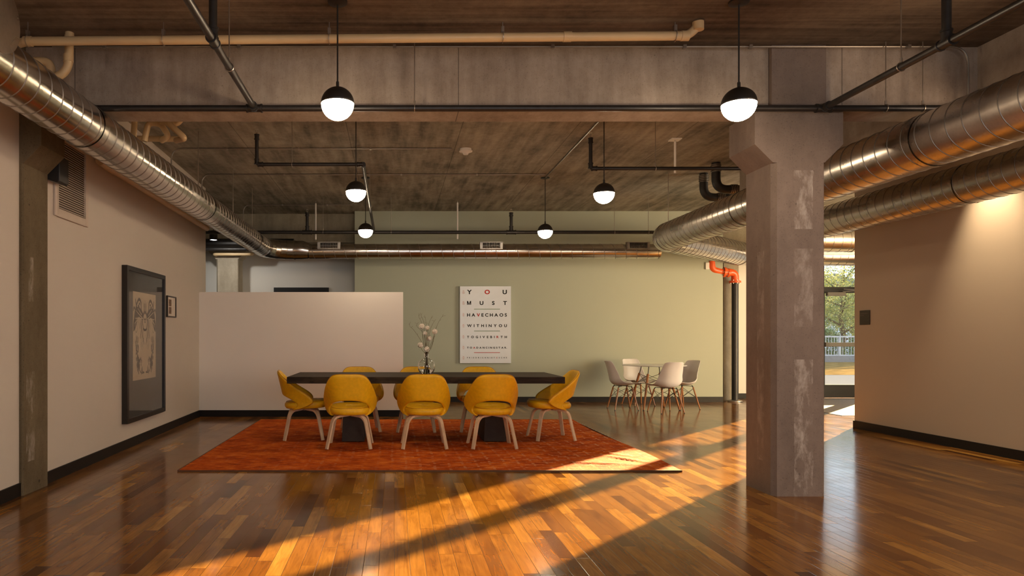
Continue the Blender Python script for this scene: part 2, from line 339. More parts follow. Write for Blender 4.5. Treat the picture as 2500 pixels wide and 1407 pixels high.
# ---------------------------------------------------------------- mesh helpers
class MB:
    def __init__(s): s.v = []; s.f = []
    def box(s, x0, x1, y0, y1, z0, z1, mtx=None):
        n = len(s.v); p = [(x0,y0,z0),(x1,y0,z0),(x1,y1,z0),(x0,y1,z0),(x0,y0,z1),(x1,y0,z1),(x1,y1,z1),(x0,y1,z1)]
        if mtx: p = [tuple(mtx @ Vector(q)) for q in p]
        s.v += p; s.f += [tuple(n+i for i in q) for q in ((3,2,1,0),(4,5,6,7),(0,1,5,4),(1,2,6,5),(2,3,7,6),(3,0,4,7))]; return s
    def prism(s, pts, axis, a, b):
        """extrude a closed 2-D outline along an axis: axis 1 -> pts are (x,z), axis 0 -> (y,z), axis 2 -> (x,y)"""
        def mk(p, t): return {0: (t, p[0], p[1]), 1: (p[0], t, p[1]), 2: (p[0], p[1], t)}[axis]
        n = len(s.v); k = len(pts)
        s.v += [mk(p, a) for p in pts] + [mk(p, b) for p in pts]
        s.f.append(tuple(range(n, n+k))); s.f.append(tuple(range(n+2*k-1, n+k-1, -1)))
        for i in range(k):
            j = (i+1) % k; s.f.append((n+i, n+k+i, n+k+j, n+j))
        return s
    def tube(s, pts, r, n=12, radii=None, caps=True, prof=None, up=None):
        pts = [Vector(p) for p in pts]; k0 = len(s.v); m = len(pts)
        tan = []
        for i in range(m):
            a = pts[max(i-1, 0)]; b = pts[min(i+1, m-1)]; t = (b-a)
            tan.append(t.normalized() if t.length > 1e-9 else Vector((0,0,1)))
        ref = Vector(up) if up else (Vector((0,0,1)) if abs(tan[0].z) < .9 else Vector((0,1,0)))
        x = ref.cross(tan[0]).normalized(); y = tan[0].cross(x)
        for i in range(m):
            if i:
                q = tan[i-1].rotation_difference(tan[i]); x = q @ x; y = q @ y
            rr = radii[i] if radii else r
            ring = prof if prof else [(math.cos(2*PI*j/n), math.sin(2*PI*j/n)) for j in range(n)]
            for c, d in ring: s.v.append(tuple(pts[i]+x*c*rr+y*d*rr))
        nn = len(prof) if prof else n
        for i in range(m-1):
            for j in range(nn):
                a = k0+i*nn+j; b = k0+i*nn+(j+1) % nn
                s.f.append((a, b, b+nn, a+nn))
        if caps:
            s.f.append(tuple(k0+j for j in range(nn-1, -1, -1))); s.f.append(tuple(k0+(m-1)*nn+j for j in range(nn)))
        return s
    def lathe(s, prof, n=24, c=(0,0,0), close=False):
        k0 = len(s.v); m = len(prof)
        for r, z in prof:
            for j in range(n):
                a = 2*PI*j/n; s.v.append((c[0]+r*math.cos(a), c[1]+r*math.sin(a), c[2]+z))
        for i in range(m-1):
            for j in range(n):
                a = k0+i*n+j; b = k0+i*n+(j+1) % n; s.f.append((a, b, b+n, a+n))
        if prof[0][0] > 1e-6 and close: s.f.append(tuple(k0+j for j in range(n-1, -1, -1)))
        if prof[-1][0] > 1e-6 and close: s.f.append(tuple(k0+(m-1)*n+j for j in range(n)))
        return s
    def grid(s, P):
        k0 = len(s.v); a = len(P); b = len(P[0])
        for row in P: s.v += [tuple(p) for p in row]
        for i in range(a-1):
            for j in range(b-1):
                q = k0+i*b+j; s.f.append((q, q+1, q+b+1, q+b))
        return s
    def build(s, name, m, parent=None, smooth=35, bevel=0, solid=0, sub=0, offset=0):
        me = bpy.data.meshes.new(name); me.from_pydata(s.v, [], s.f); me.validate(); me.update()
        bm = bmesh.new(); bm.from_mesh(me); bmesh.ops.remove_doubles(bm, verts=bm.verts, dist=1e-5)
        bmesh.ops.recalc_face_normals(bm, faces=bm.faces)
        bm.to_mesh(me); bm.free()
        if smooth:
            me.shade_smooth(); me.set_sharp_from_angle(angle=math.radians(smooth))
        o = bpy.data.objects.new(name, me); COL.objects.link(o)
        me.materials.append(m if not isinstance(m, str) else M[m])
        if solid:
            md = o.modifiers.new('solid', 'SOLIDIFY'); md.thickness = solid; md.offset = offset
        if bevel:
            md = o.modifiers.new('bevel', 'BEVEL'); md.width = bevel; md.segments = 3; md.limit_method = 'ANGLE'; md.harden_normals = False
        if sub:
            md = o.modifiers.new('sub', 'SUBSURF'); md.levels = sub; md.render_levels = sub
        if parent: o.parent = parent
        return o

def tag(o, label, cat, group=None, kind=None):
    if label: o['label'] = label
    if cat: o['category'] = cat
    if group: o['group'] = group
    if kind: o['kind'] = kind
    return o
def struct(o): o['kind'] = 'structure'; return o
def thing(name, label, cat, loc=(0,0,0), rz=0, group=None):
    o = bpy.data.objects.new(name, None); COL.objects.link(o); o.empty_display_size = .1
    o.location = loc; o.rotation_euler = (0, 0, rz)
    return tag(o, label, cat, group)
def copy_tree(o, parent=None):
    c = o.copy(); COL.objects.link(c)
    if parent: c.parent = parent
    for ch in list(o.children): copy_tree(ch, c)
    return c
def at(px, py, Y): return Vector(((px-CX)*Y/F, Y, EYE-(py-CY)*Y/F))
def arc_path(pts, r=.05, n=6):
    """polyline with rounded corners"""
    pts = [Vector(p) for p in pts]; out = [pts[0]]
    for i in range(1, len(pts)-1):
        a, b, c = pts[i-1], pts[i], pts[i+1]
        d1 = (a-b).normalized(); d2 = (c-b).normalized()
        rr = min(r, (a-b).length*.49, (c-b).length*.49)
        p, q = b+d1*rr, b+d2*rr
        for k in range(n+1):
            t = k/n; out.append(p*(1-t)**2 + b*2*t*(1-t) + q*t*t)
    out.append(pts[-1]); return out
def crom(P, n=6):
    """Catmull-Rom through 2-D/3-D control points"""
    P = [Vector(p) for p in P]; out = []
    for i in range(len(P)-1):
        a = P[max(i-1,0)]; b = P[i]; c = P[i+1]; d = P[min(i+2, len(P)-1)]
        for k in range(n):
            t = k/n
            out.append(.5*((2*b)+(c-a)*t+(2*a-5*b+4*c-d)*t*t+(3*b-a-3*c+d)*t**3))
    out.append(P[-1]); return out
def box(name, m, x0, x1, y0, y1, z0, z1, parent=None, bevel=0):
    return MB().box(x0,x1,y0,y1,z0,z1).build(name, m, parent, bevel=bevel, smooth=30 if bevel else 0)

FONT_CACHE = {}
def glyphs(text, bold=.0):
    """outline of a text as (verts2d, faces) lying in a plane"""
    key = (text, bold)
    if key in FONT_CACHE: return FONT_CACHE[key]
    c = bpy.data.curves.new('t', 'FONT'); c.body = text; c.size = 1; c.offset = bold; c.resolution_u = 6
    c.fill_mode = 'FRONT'
    o = bpy.data.objects.new('t', c); COL.objects.link(o)
    dg = bpy.context.evaluated_depsgraph_get(); me = bpy.data.meshes.new_from_object(o.evaluated_get(dg))
    vs = [(v.co.x, v.co.y) for v in me.vertices]; fs = [tuple(p.vertices) for p in me.polygons]
    bpy.data.objects.remove(o); bpy.data.curves.remove(c); bpy.data.meshes.remove(me)
    FONT_CACHE[key] = (vs, fs); return vs, fs
def put_glyph(mb, ch, x, z, h, place, bold=.03, wscale=1.0, align='l', stretch=None):
    vs, fs = glyphs(ch, bold)
    if not vs: return 0
    x0 = min(v[0] for v in vs); x1 = max(v[0] for v in vs); y0 = min(v[1] for v in vs); y1 = max(v[1] for v in vs)
    sc = h/.73 if stretch is None else h/(y1-y0); n = len(mb.v); wd = (x1-x0)*sc*wscale
    ox = x if align == 'l' else (x-wd if align == 'r' else x-wd/2)
    for v in vs: mb.v.append(place(ox+(v[0]-x0)*sc*wscale, z+(v[1]-(0 if stretch is None else y0))*sc))
    mb.f += [tuple(n+i for i in f) for f in fs]; return wd

# ---------------------------------------------------------------- the room
ZF, ZB = 3.46, 3.60          # slab heights in front of and behind the beam
struct(box('floor', 'floor', -5.6, 12.8, -2.7, 14.0, -.12, 0))
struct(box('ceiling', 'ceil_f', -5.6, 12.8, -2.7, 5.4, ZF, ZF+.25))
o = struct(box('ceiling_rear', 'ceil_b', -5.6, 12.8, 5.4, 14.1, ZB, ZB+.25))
# left wall, slightly out of square with the camera
def slab(name, m, p, q, th, z0, z1):
    p, q = Vector(p), Vector(q); d = (q-p).normalized(); nrm = Vector((-d.y, d.x))*th
    return struct(MB().prism([tuple(p), tuple(q), tuple(q+nrm), tuple(p+nrm)], 2, z0, z1).build(name, m, smooth=0))
XL = lambda y: -2.885-.0226*(y-5.2)          # the left wall's face
slab('wall_left', 'wall_l', (XL(-2.7), -2.7), (XL(10.9), 10.9), .16, 0, ZB)
slab('baseboard_left', 'base', (XL(-2.7)+.014, -2.7), (XL(10.49)+.014, 10.49), .0138, 0, .1)
struct(box('wall_half', 'wall_half', XL(10.5), .134, 10.5, 10.62, 0, 1.916))
struct(box('baseboard_half', 'base', XL(10.5)+.015, .134, 10.487, 10.4999, 0, .1))
struct(box('wall_back', 'wall_g', -.75, 6.19, 12.87, 13.0, 0, ZB))
struct(box('baseboard_back', 'base', -.75, 6.19, 12.856, 12.8699, 0, .1))
struct(box('wall_recess', 'wall_b', -5.6, -.3, 13.75, 13.9, 0, ZB))
struct(box('wall_recess_side', 'wall_b', -5.6, -5.45, 10.9, 13.75, 0, ZB))
struct(box('wall_recess_front', 'wall_b', -5.6, -3.18, 10.75, 10.9, 0, ZB))
struct(box('wall_entry', 'wall_b', -.3, 8.55, 13.65, 13.8, 0, ZB))
struct(box('baseboard_entry', 'base', 6.2, 8.55, 13.636, 13.6499, 0, .1))
struct(box('wall_entry_header', 'wall_b', 8.55, 11.0, 13.65, 13.8, 3.0, ZB))
struct(box('wall_entry_side', 'wall_b', 10.95, 11.15, 9.4, 13.8, 0, ZB))
struct(box('wall_right', 'wall_r', 6.2, 6.38, 2.9, 9.2, 0, ZB))
struct(box('wall_lobby', 'wall_b', 6.38, 12.7, 4.6, 4.8, 0, ZB))
struct(MB().box(12.5,12.7,4.8,5.2,0,ZB).box(12.5,12.7,8.8,9.4,0,ZB).box(12.5,12.7,5.2,8.8,0,.3).box(12.5,12.7,5.2,8.8,2.7,ZB).build('wall_lobby_side', 'wall_b', smooth=0))  # unseen lobby wall, opening added for the area fill
struct(box('wall_lobby_return', 'wall_b', 11.0, 12.7, 9.2, 9.4, 0, ZB))
struct(box('baseboard_right', 'base', 6.1862, 6.2, 2.9, 9.214, 0, .1))
# wall around the added side window (beside the camera), rear wall with its added window
struct(MB().box(6.2,6.38,-2.7,.3,0,ZF).box(6.2,6.38,.3,2.9,0,.6).box(6.2,6.38,.3,2.9,2.5,ZF).build('wall_right_front', 'wall_r', smooth=0))
struct(MB().box(-5.6,-.8,-2.7,-2.5,0,ZF).box(4.0,6.4,-2.7,-2.5,0,ZF).box(-.8,4.0,-2.7,-2.5,0,.55).box(-.8,4.0,-2.7,-2.5,2.75,ZF).build('wall_rear', 'rear', smooth=0))
struct(box('carpet_floor', 'carpet', 6.95, 10.95, 10.6, 13.6, 0, .006))

# columns and beams
def column(name, m, x0, x1, y0, y1, label, z1=2.56, capw=.14, ztop=3.46, captop=2.957, ch=.03):
    mb = MB()
    # shaft with the left front edge cut, then a capital that flares to both sides
    sh = [(x0+ch, y0), (x1-.012, y0), (x1, y0+.012), (x1, y1), (x0, y1), (x0, y0+ch*1.2)]
    mb.prism(sh, 2, 0, z1)
    t = thing(name, label, 'column', ((x0+x1)/2, (y0+y1)/2, 0))
    off = Vector(((x0+x1)/2, (y0+y1)/2, 0))
    o1 = mb.build('shaft', m, smooth=0)
    cp = MB().prism([(x0, z1), (x0-capw, z1+capw), (x0-capw, captop), (x1+capw, captop), (x1+capw, z1+capw), (x1, z1)], 1, y0, y1).build('capital', m, smooth=0)
    parts = [o1, cp]
    if ztop > captop: parts.append(MB().box(x0-.01, x1+.01, y0, y1, captop, ztop).build('neck', m, smooth=0))
    for q in parts:
        q.parent = t; q.matrix_parent_inverse = Matrix.Translation(-off)
    return t
column('concrete_column', 'col_r', 2.9, 3.297, 5.23, 5.63, 'large square concrete column with flared head and scraped pale strips, right of the rug')
column('concrete_column', 'col_l', -3.24, -2.855, 5.25, 5.62, 'dark concrete column built into the left wall beside the louvred vent', ch=.05)
column('concrete_column', 'col_b', -3.42, -3.0, 13.1, 13.5, 'distant concrete column in the recess behind the half wall', z1=2.72, capw=.2, ztop=3.05, captop=3.05)
column('concrete_column', 'col_b', 6.30, 6.62, 13.12, 13.48, 'narrow concrete column behind the black riser pipe at the green wall end', z1=2.75, capw=.1, ztop=3.05, captop=3.05)
o = MB()
o.box(-2.845, 2.885, 5.27, 5.52, 2.965, ZB).box(3.30, 4.5, 5.27, 5.52, 2.965, ZB)
tag(o.build('concrete_beam', 'beam', smooth=0), 'wide stained concrete beam crossing the whole room under the ceiling', 'beam')
tag(box('concrete_beam', 'beam', 4.5, 4.95, -2.5, 8.9, 2.95, ZB), 'concrete beam running away along the right side above the ducts', 'beam')
tag(box('concrete_beam', 'beam_b', -5.4, 10.9, 13.16, 13.46, 3.051, ZB), 'rear concrete beam above the recess and the entrance at the back', 'beam')

# ---------------------------------------------------------------- entrance door and glazing
d = thing('door_1', None, None, (9.0, 13.7, 0)); d['kind'] = 'structure'
def rel(o, t):
    o.parent = t; o.matrix_parent_inverse = Matrix.Translation(-Vector(t.location)); return o
rel(MB().box(8.55,8.60,13.66,13.76,0,3.0).box(9.38,9.6,13.66,13.76,0,3.0).box(8.60,9.38,13.66,13.76,2.16,2.23).box(8.60,9.38,13.66,13.76,2.95,3.0).build('door_frame', 'alu', smooth=0), d)
rel(MB().box(8.605,9.37,13.68,13.73,.01,.27).box(8.605,9.37,13.68,13.73,2.11,2.155).box(8.605,8.625,13.68,13.73,.27,2.11).box(9.34,9.37,13.68,13.73,.27,2.11).build('door_leaf', 'alu', smooth=0), d)
rel(MB().box(8.625,9.34,13.70,13.706,.27,2.11).build('door_glass', 'pane', smooth=0), d)
rel(MB().box(8.60,9.38,13.70,13.706,2.23,2.95).build('transom_glass', 'pane', smooth=0), d)
rel(MB().box(8.62,9.35,13.60,13.66,1.035,1.115).box(8.60,8.64,13.6,13.69,1.03,1.12).box(9.29,9.35,13.6,13.69,1.03,1.13).build('push_bar', 'door_metal', smooth=0, bevel=.006), d)
cl = rel(MB().box(8.62,8.98,13.58,13.66,2.045,2.12).build('door_closer', 'door_metal', smooth=0, bevel=.006), d)
rel(MB().tube([(8.93,13.6,2.13),(9.22,13.5,2.15)], .011, 8).tube([(9.22,13.5,2.15),(8.9,13.52,2.175)], .009, 8).build('closer_arm', 'door_metal'), d)
wn = thing('window_1', None, None, (10.27, 13.7, 0)); wn['kind'] = 'structure'
rel(MB().box(10.9,10.95,13.66,13.76,0,3.0).box(9.6,10.9,13.66,13.76,0,.08).box(9.6,10.9,13.66,13.76,2.94,3.0).build('window_frame', 'alu', smooth=0), wn)
rel(MB().box(9.6,10.9,13.70,13.706,.08,2.94).build('window_glass', 'pane', smooth=0), wn)
for nm, (a,b,c,e,f,g) in {'added_window_2': (-.8,4.0,-2.62,-2.58,.55,2.75), 'added_window_3': (6.27,6.31,.3,2.9,.6,2.5), 'added_window_4': (12.58,12.62,5.2,8.8,.3,2.7)}.items():  # frames for the added, unseen window openings that hold the area fills
    t = thing(nm, None, None, ((a+b)/2,(c+e)/2,f)); t['kind'] = 'structure'
    fr = MB()
    if nm == 'added_window_2':
        for xx in (a, (a+b)/2-.03, b-.06): fr.box(xx, xx+.06, c, e, f, g)
        fr.box(a,b,c,e,f,f+.06).box(a,b,c,e,g-.06,g)
    else:
        for yy in (c, (c+e)/2-.03, e-.06): fr.box(a, b, yy, yy+.06, f, g)
        fr.box(a,b,c,e,f,f+.06).box(a,b,c,e,g-.06,g)
    rel(fr.build('window_frame', 'alu', smooth=0), t)

# dark door in the recess
t = thing('door_2', None, None, (-1.86, 13.72, 0)); t['kind'] = 'structure'
rel(MB().box(-2.42,-1.32,13.69,13.749,0,2.22).build('door_panel', 'alu', smooth=0), t)
rel(MB().tube([(-1.42,13.69,1.0),(-1.42,13.63,1.0),(-1.54,13.63,1.0)], .011, 8).build('door_handle', 'alu_l'), t)

# ---------------------------------------------------------------- outdoors behind the glass
struct(box('ground_paving', 'paving', -2, 40, 14.0, 22.2, -.12, -.005))
tag(box('lawn', 'lawn', -2, 60, 22.2, 33.6, -.12, 0), 'dry yellowing grass strip beyond the pale paving outside the door', 'grass', kind='stuff')
struct(box('ground_far', 'curb', -20, 90, 33.6, 95, -.5, -.05))
tag(box('kerb_wall', 'curb', 10, 40, 33.6, 33.9, 0, .31), 'low grey concrete kerb under the white railing outside', 'kerb')
rl = thing('railing', 'white metal railing with thin upright bars outside the glass door', 'railing', (24, 33.75, .31))
rel(MB().box(16,32,33.72,33.78,1.22,1.29).box(16,32,33.73,33.77,.30,.36).build('rails', 'rail', smooth=0), rl)
bars = MB()
for i in range(114): bars.tube([(16+i*.14,33.75,.33),(16+i*.14,33.75,1.25)], .014, 6)
bo = rel(bars.build('baluster', 'rail'), rl); bo['kind'] = 'stuff'
for x in (16.2, 19.1, 22.0, 24.4, 27.3, 30.2): rel(MB().box(x-.04,x+.04,33.7,33.8,.3,1.27).build('post', 'rail', smooth=0), rl)
def tree(name, label, x, y, h, rad, lm, nleaf, seed, z0=0):
    rnd = random.Random(seed)
    t = thing(name, label, 'tree', (x, y, z0), 0, 'trees beyond the railing')
    tr = MB(); trunk = [(0,0,0),(.1,.05,h*.2),(-.05,.1,h*.4),(.1,0,h*.75)]
    tr.tube(crom(trunk, 4), .16, 8, radii=[.17-.010*i for i in range(13)])
    tips = []
    for i in range(16):
        a = i*2.4; z = h*(.16+.035*i); L_ = rad*rnd.uniform(.55,.95)
        p0 = Vector((0,.05,z)); p1 = p0+Vector((math.cos(a)*L_*.5, math.sin(a)*L_*.5, L_*.22)); p2 = p0+Vector((math.cos(a)*L_, math.sin(a)*L_, L_*.5))
        tr.tube([p0,p1,p2], .04, 6, radii=[.055,.035,.012]); tips += [p1, p2, (p1+p2)/2]
    tr.build('trunk', 'bark', t)
    lf = MB()
    for i in range(nleaf):
        c = rnd.choice(tips)+Vector((rnd.gauss(0,rad*.17), rnd.gauss(0,rad*.17), rnd.gauss(0,rad*.15)))
        e = Euler((rnd.uniform(0,6.3), rnd.uniform(0,6.3), rnd.uniform(0,6.3))).to_matrix(); s = rnd.uniform(.03,.065)
        n = len(lf.v)
        for q in ((-1,0,0),(0,-.5,.06),(1,0,0),(0,.5,.06)): lf.v.append(tuple(c+e @ (Vector(q)*s)))
        lf.f.append((n,n+1,n+2,n+3))
    me = bpy.data.meshes.new('foliage'); me.from_pydata(lf.v, [], lf.f); me.materials.append(M[lm])
    o = bpy.data.objects.new('foliage', me); COL.objects.link(o); o.parent = t; return t
tree('leafy_tree', 'loose green tree right behind the white railing, seen through the glass door', 24.6, 37.5, 6.2, 2.9, 'leaf1', 21000, 3)
tree('leafy_tree', 'darker green tree farther back outside, showing low behind the railing bars', 29.6, 44.0, 5.0, 3.2, 'leaf2', 20000, 5)
def shrub(x, y, wd, h, seed, label):
    rnd = random.Random(seed); t = thing('shrub', label, 'shrub', (x, y, -.05), 0, 'shrubs behind the railing')
    tr = MB()
    for i in range(7):
        a = i*.9; tr.tube([(.1*math.cos(a),.1*math.sin(a),0),(wd*.4*math.cos(a),.3*math.sin(a),h*.8)], .02, 5, radii=[.03,.01])
    tr.build('stems', 'bark', t)
    lf = MB()
    for i in range(4200):
        z = h*rnd.random()**.8; r = wd*math.sqrt(max(.05, 1-(z/h)**3)); a = rnd.uniform(0, 6.3); q_ = rnd.random()**.5
        c = Vector((r*q_*math.cos(a), .6*q_*math.sin(a), z)); e = Euler((rnd.uniform(0,6.3), rnd.uniform(0,6.3), rnd.uniform(0,6.3))).to_matrix(); sz = rnd.uniform(.035,.07); n = len(lf.v)
        for q in ((-1,0,0),(0,-.5,.06),(1,0,0),(0,.5,.06)): lf.v.append(tuple(c+e @ (Vector(q)*sz)))
        lf.f.append((n,n+1,n+2,n+3))
    me = bpy.data.meshes.new('foliage'); me.from_pydata(lf.v, [], lf.f); me.materials.append(M['leaf2'])
    o = bpy.data.objects.new('foliage', me); COL.objects.link(o); o.parent = t
shrub(21.9, 35.0, 1.25, 1.7, 21, 'low green shrub behind the white railing, left of the tree trunk')
shrub(24.3, 35.1, 1.15, 1.45, 22, 'low green shrub behind the white railing, right of the tree trunk')
hs = thing('house', 'pale blue house far outside behind the trees', 'house', (40, 66, 0))
rel(MB().box(30,52,64,70,-.2,3.4).build('siding', 'house', smooth=0), hs)
rel(MB().prism([(29.4,3.4),(52.6,3.4),(41,7.2)], 1, 63.6, 70.4).build('roof', 'curb', smooth=0), hs)

# ---------------------------------------------------------------- rug
def rug():
    x0, x1, y0, y1 = -1.96, 2.60, 6.2, 10.05
    t = thing('area_rug', 'large rust orange rug with worn pale cross pattern under the dining table', 'rug', ((x0+x1)/2, (y0+y1)/2, 0))
    nx, ny = 130, 110; P = []
    for j in range(ny+1):
        row = []
        for i in range(nx+1):
            u, v = i/nx, j/ny; x = x0+(x1-x0)*u; y = y0+(y1-y0)*v
            x += .03*math.sin(v*7)*(1 if u > .98 else 0)
            edge = min(1, min(u, 1-u)*14, min(v, 1-v)*14)
            wr = 0
            for cx, cy, ang, ln, wd, am in ((2.0,7.3,2.4,.40,.035,.02),(1.5,7.0,2.5,.35,.03,.014),(2.25,8.3,.12,.5,.04,.016),(1.2,7.6,.25,.5,.035,.012),(2.35,6.7,2.2,.3,.03,.014),(.2,6.9,.3,.4,.04,.009),(1.9,6.55,2.9,.4,.03,.010)):
                dx, dy = x-cx, y-cy; a = dx*math.cos(ang)+dy*math.sin(ang); b = -dx*math.sin(ang)+dy*math.cos(ang)
                wr += am*math.exp(-(a/ln)**2-(b/wd)**2)
            z = .013+edge*(wr+.0022*math.sin(x*5+y*3)*math.sin(y*4.3-x*2))
            row.append((x, y, z))
        P.append(row)
    o = rel(MB().grid(P).build('pile', 'rug', smooth=60), t)
    b = MB()
    b.box(x0-.008,x1+.008,y0-.012,y0,.0,.014).box(x0-.012,x0,y0,y1,.0,.014).box(x1,x1+.006,y0,y1,.0,.012).box(x0,x1,y1,y1+.01,.0,.014)
    rel(b.build('binding', 'rug_edge', smooth=0), t)
    f = MB(); rnd = random.Random(4)
    for i in range(420):
        y = y0+(y1-y0)*i/420; l = rnd.uniform(.008,.028); f.tube([(x1+.004,y,.008),(x1+.004+l,y+rnd.uniform(-.01,.01),.003)], .0022, 4)
    k = rel(f.build('fringe', 'fringe'), t); k['kind'] = 'stuff'; k['label'] = 'pale frayed fringe on the right edge'
rug()

# ---------------------------------------------------------------- dining table
t = thing('dining_table', 'long dark oak dining table on two charcoal pedestals with yellow chairs around', 'table', (.36, 8.28, 0))
TX0, TX1, TY0, TY1, TZ = -1.22, 1.935, 7.74, 8.82, .77
rel(MB().box(TX0,TX1,TY0,TY1,TZ-.075,TZ).build('tabletop', 'dark_wood', bevel=.004, smooth=30), t)
for xa in (-.477, 1.16):
    p = MB(); n = [(xa-.13,7.86,.02),(xa+.13,7.86,.02),(xa+.13,8.66,.02),(xa-.13,8.66,.02),(xa-.095,7.90,.694),(xa+.095,7.90,.694),(xa+.095,8.62,.694),(xa-.095,8.62,.694)]
    p.v = n; p.f = [(3,2,1,0),(4,5,6,7),(0,1,5,4),(1,2,6,5),(2,3,7,6),(3,0,4,7)]
    rel(p.build('pedestal', 'ped', bevel=.004, smooth=30), t)

# ---------------------------------------------------------------- yellow dining chairs
def shell_depth(x, z):
    yb = -.305+(.81-z)*.24 if z > .40 else -.207+(.40-z)*.1
    wrap = .06+max(0, .81-z)*.86; wrap = min(wrap, .375)
    return yb+wrap*(abs(x)/.29)**3.3
def yellow_chair():
    t = thing('dining_chair', '', 'chair')
    outer = crom([(0,.81),(.12,.808),(.185,.785),(.232,.72),(.265,.63),(.286,.54),(.284,.47),(.262,.41),(.225,.372),(.185,.355)], 4)
    inner = crom([(0,.520),(.075,.517),(.13,.507),(.175,.486),(.203,.455),(.212,.43),(.212,.405),(.205,.385),(.192,.368),(.175,.353)], 4)
    rows = []; n = len(outer)
    for i in list(range(n-1, 0, -1))+list(range(n)):
        sg = -1 if len(rows) < n-1 else 1
        row = []
        for k in range(8):
            q = outer[i]*(1-k/7)+inner[i]*(k/7); x, z = q.x*sg, q.y
            row.append((x, shell_depth(x, z), z))
        rows.append(row)
    MB().grid(rows).build('backrest', 'yellow', t, solid=.034, sub=1, smooth=80)
    # piping along the outer rim
    rim = [Vector((q.x*sg_, shell_depth(q.x, q.y), q.y)) for sg_, seq in ((-1, outer[::-1]), (1, outer[1:])) for q in seq]
    MB().tube(rim, .0035, 6).build('piping', 'yellow_pipe', t.children[0])
    # seat cushion
    def sup(a, rx, ry, e=2.7):
        c, s = math.cos(a), math.sin(a)
        return (math.copysign(abs(c)**(2/e), c)*rx, math.copysign(abs(s)**(2/e), s)*ry)
    mb = MB(); prof = [(.0,.452),(.5,.455),(.8,.453),(.93,.445),(.99,.430),(1.0,.412),(.985,.388),(.93,.370),(.7,.362),(.0,.362)]
    P = []
    for r, z in prof:
        P.append([])
        for j in range(41):
            a = 2*PI*j/40; x, y = sup(a, .226, .25); x *= 1+.06*(y/.235)
            P[-1].append((x*r, y*r+.022, z+ (.012*(y/.235) if z > .4 else .006*(y/.235))))
    s = mb.grid(P).build('seat', 'yellow', t, smooth=60)
    ring = [(p[0]*1.004, p[1], p[2]+.002) for p in P[3]]
    MB().tube(ring, .003, 6, caps=False).build('piping', 'yellow_pipe', s)
    # bent wood legs radiating from under the seat
    pr = [(-.95,-.42),(.95,-.42),(.95,.42),(-.95,.42)]
    for sx in (-1,1):
        for sy in (-1,1):
            pts = arc_path([(sx*.012, sy*.012, .348), (sx*.172, sy*.158, .338), (sx*.236, sy*.222, 0)], .075, 7)
            m = len(pts); rad = [.027-.006*max(0, (i-m*.5)/(m*.5)) for i in range(m)]
            MB().tube(pts, .02, prof=pr, radii=rad).build('leg', 'blond', t, bevel=.003)
    MB().lathe([(.0,.362),(.055,.362),(.055,.345),(.0,.335)], 16).build('hub', 'black_metal', t)
    return t
yc = yellow_chair()
spots = [(-.492,7.56,0,'yellow dining chair facing away at the near table side, left of the three'),
 (.326,7.56,0,'yellow dining chair facing away at the near table side, middle of the three'),
 (1.075,7.56,.02,'yellow dining chair facing away at the near table side, right of the three'),
 (-.44,8.86,PI+.12,'yellow dining chair on the far table side in front of the half wall, left one'),
 (.285,8.84,PI-.05,'yellow dining chair on the far table side, its top showing behind the glass vase'),
 (1.10,8.84,PI-.1,'yellow dining chair on the far table side, its top below the lettered panel'),
 (-1.085,8.19,-PI/2+.12,'yellow dining chair at the left head of the dark table, seen from its side'),
 (1.865,8.15,PI/2+.06,'yellow dining chair at the right head of the dark table, seen from its side')]
for i, (x, y, a, lab) in enumerate(spots):
    o = yc if i == 0 else copy_tree(yc)
    o.location = (x, y, .016); o.rotation_euler = (0, 0, a)
    tag(o, lab, 'chair', 'yellow chairs around the dining table')

# ---------------------------------------------------------------- vase, flowers, twigs
VX, VY = .385, 8.22
vz = TZ+.001
v = thing('glass_vase', 'round clear glass bottle vase with a short neck on the dark dining table', 'vase', (VX, VY, vz))
outr = crom([(.0,.0),(.045,.0),(.062,.008),(.092,.045),(.104,.095),(.094,.145),(.060,.182),(.030,.200),(.026,.225),(.028,.258),(.034,.266)], 3)
innr = [(max(0, q.x-.0032), q.y+(.004 if q.y < .05 else 0)) for q in outr][::-1]
MB().lathe([(q.x, q.y) for q in outr]+innr, 40).build('glass_body', 'glass', v, smooth=60)
wp = [(q.x-.0036 if q.x > .004 else 0, q.y+.0045) for q in outr if q.y < .075]
MB().lathe([(0, wp[0][1])]+wp+[(0, wp[-1][1])], 40).build('water', 'water', v, smooth=60)
flw = [((1030,797),'white pompom flower at the upper left of the vase bouquet'),((1043,801),'small white pompom flower high in the middle of the vase bouquet'),
 ((1061.5,810),'white pompom flower at the far right of the vase bouquet'),((1038,814),'small half hidden white flower in the middle of the vase bouquet'),
 ((1048,826.5),'white pompom flower just below the centre of the vase bouquet'),((1026.5,843),'white ragged flower at the lower left of the vase bouquet'),
 ((1042,853),'lowest white flower, right above the neck of the vase')]
def bloom(rnd, R):
    mb = MB()
    mb.lathe([(R*.80*math.sin(PI*k/8), -R*.80*math.cos(PI*k/8)) for k in range(9)], 14)
    for i in range(210):
        z = 1-2*(i+.5)/210; a = i*2.39996; r = math.sqrt(1-z*z); d = Vector((r*math.cos(a), r*math.sin(a), z))
        u = d.orthogonal().normalized(); w_ = d.cross(u); tw = rnd.uniform(0, 6.3); s, c = math.sin(tw), math.cos(tw)
        u, w_ = u*c+w_*s, w_*c-u*s; R1 = R*rnd.uniform(.9,1.08); pw = R*.21
        n = len(mb.v)
        for q in (d*R*.74-w_*pw*.5, d*R1*.92+u*pw*.8-w_*pw*.1, d*R1*1.02+u*pw*.4+w_*pw*.7, d*R1*1.02-u*pw*.4+w_*pw*.7, d*R1*.92-u*pw*.8-w_*pw*.1): mb.v.append(tuple(q))
        mb.f += [(n,n+1,n+2,n+3,n+4)]
    return mb
rnd = random.Random(11)
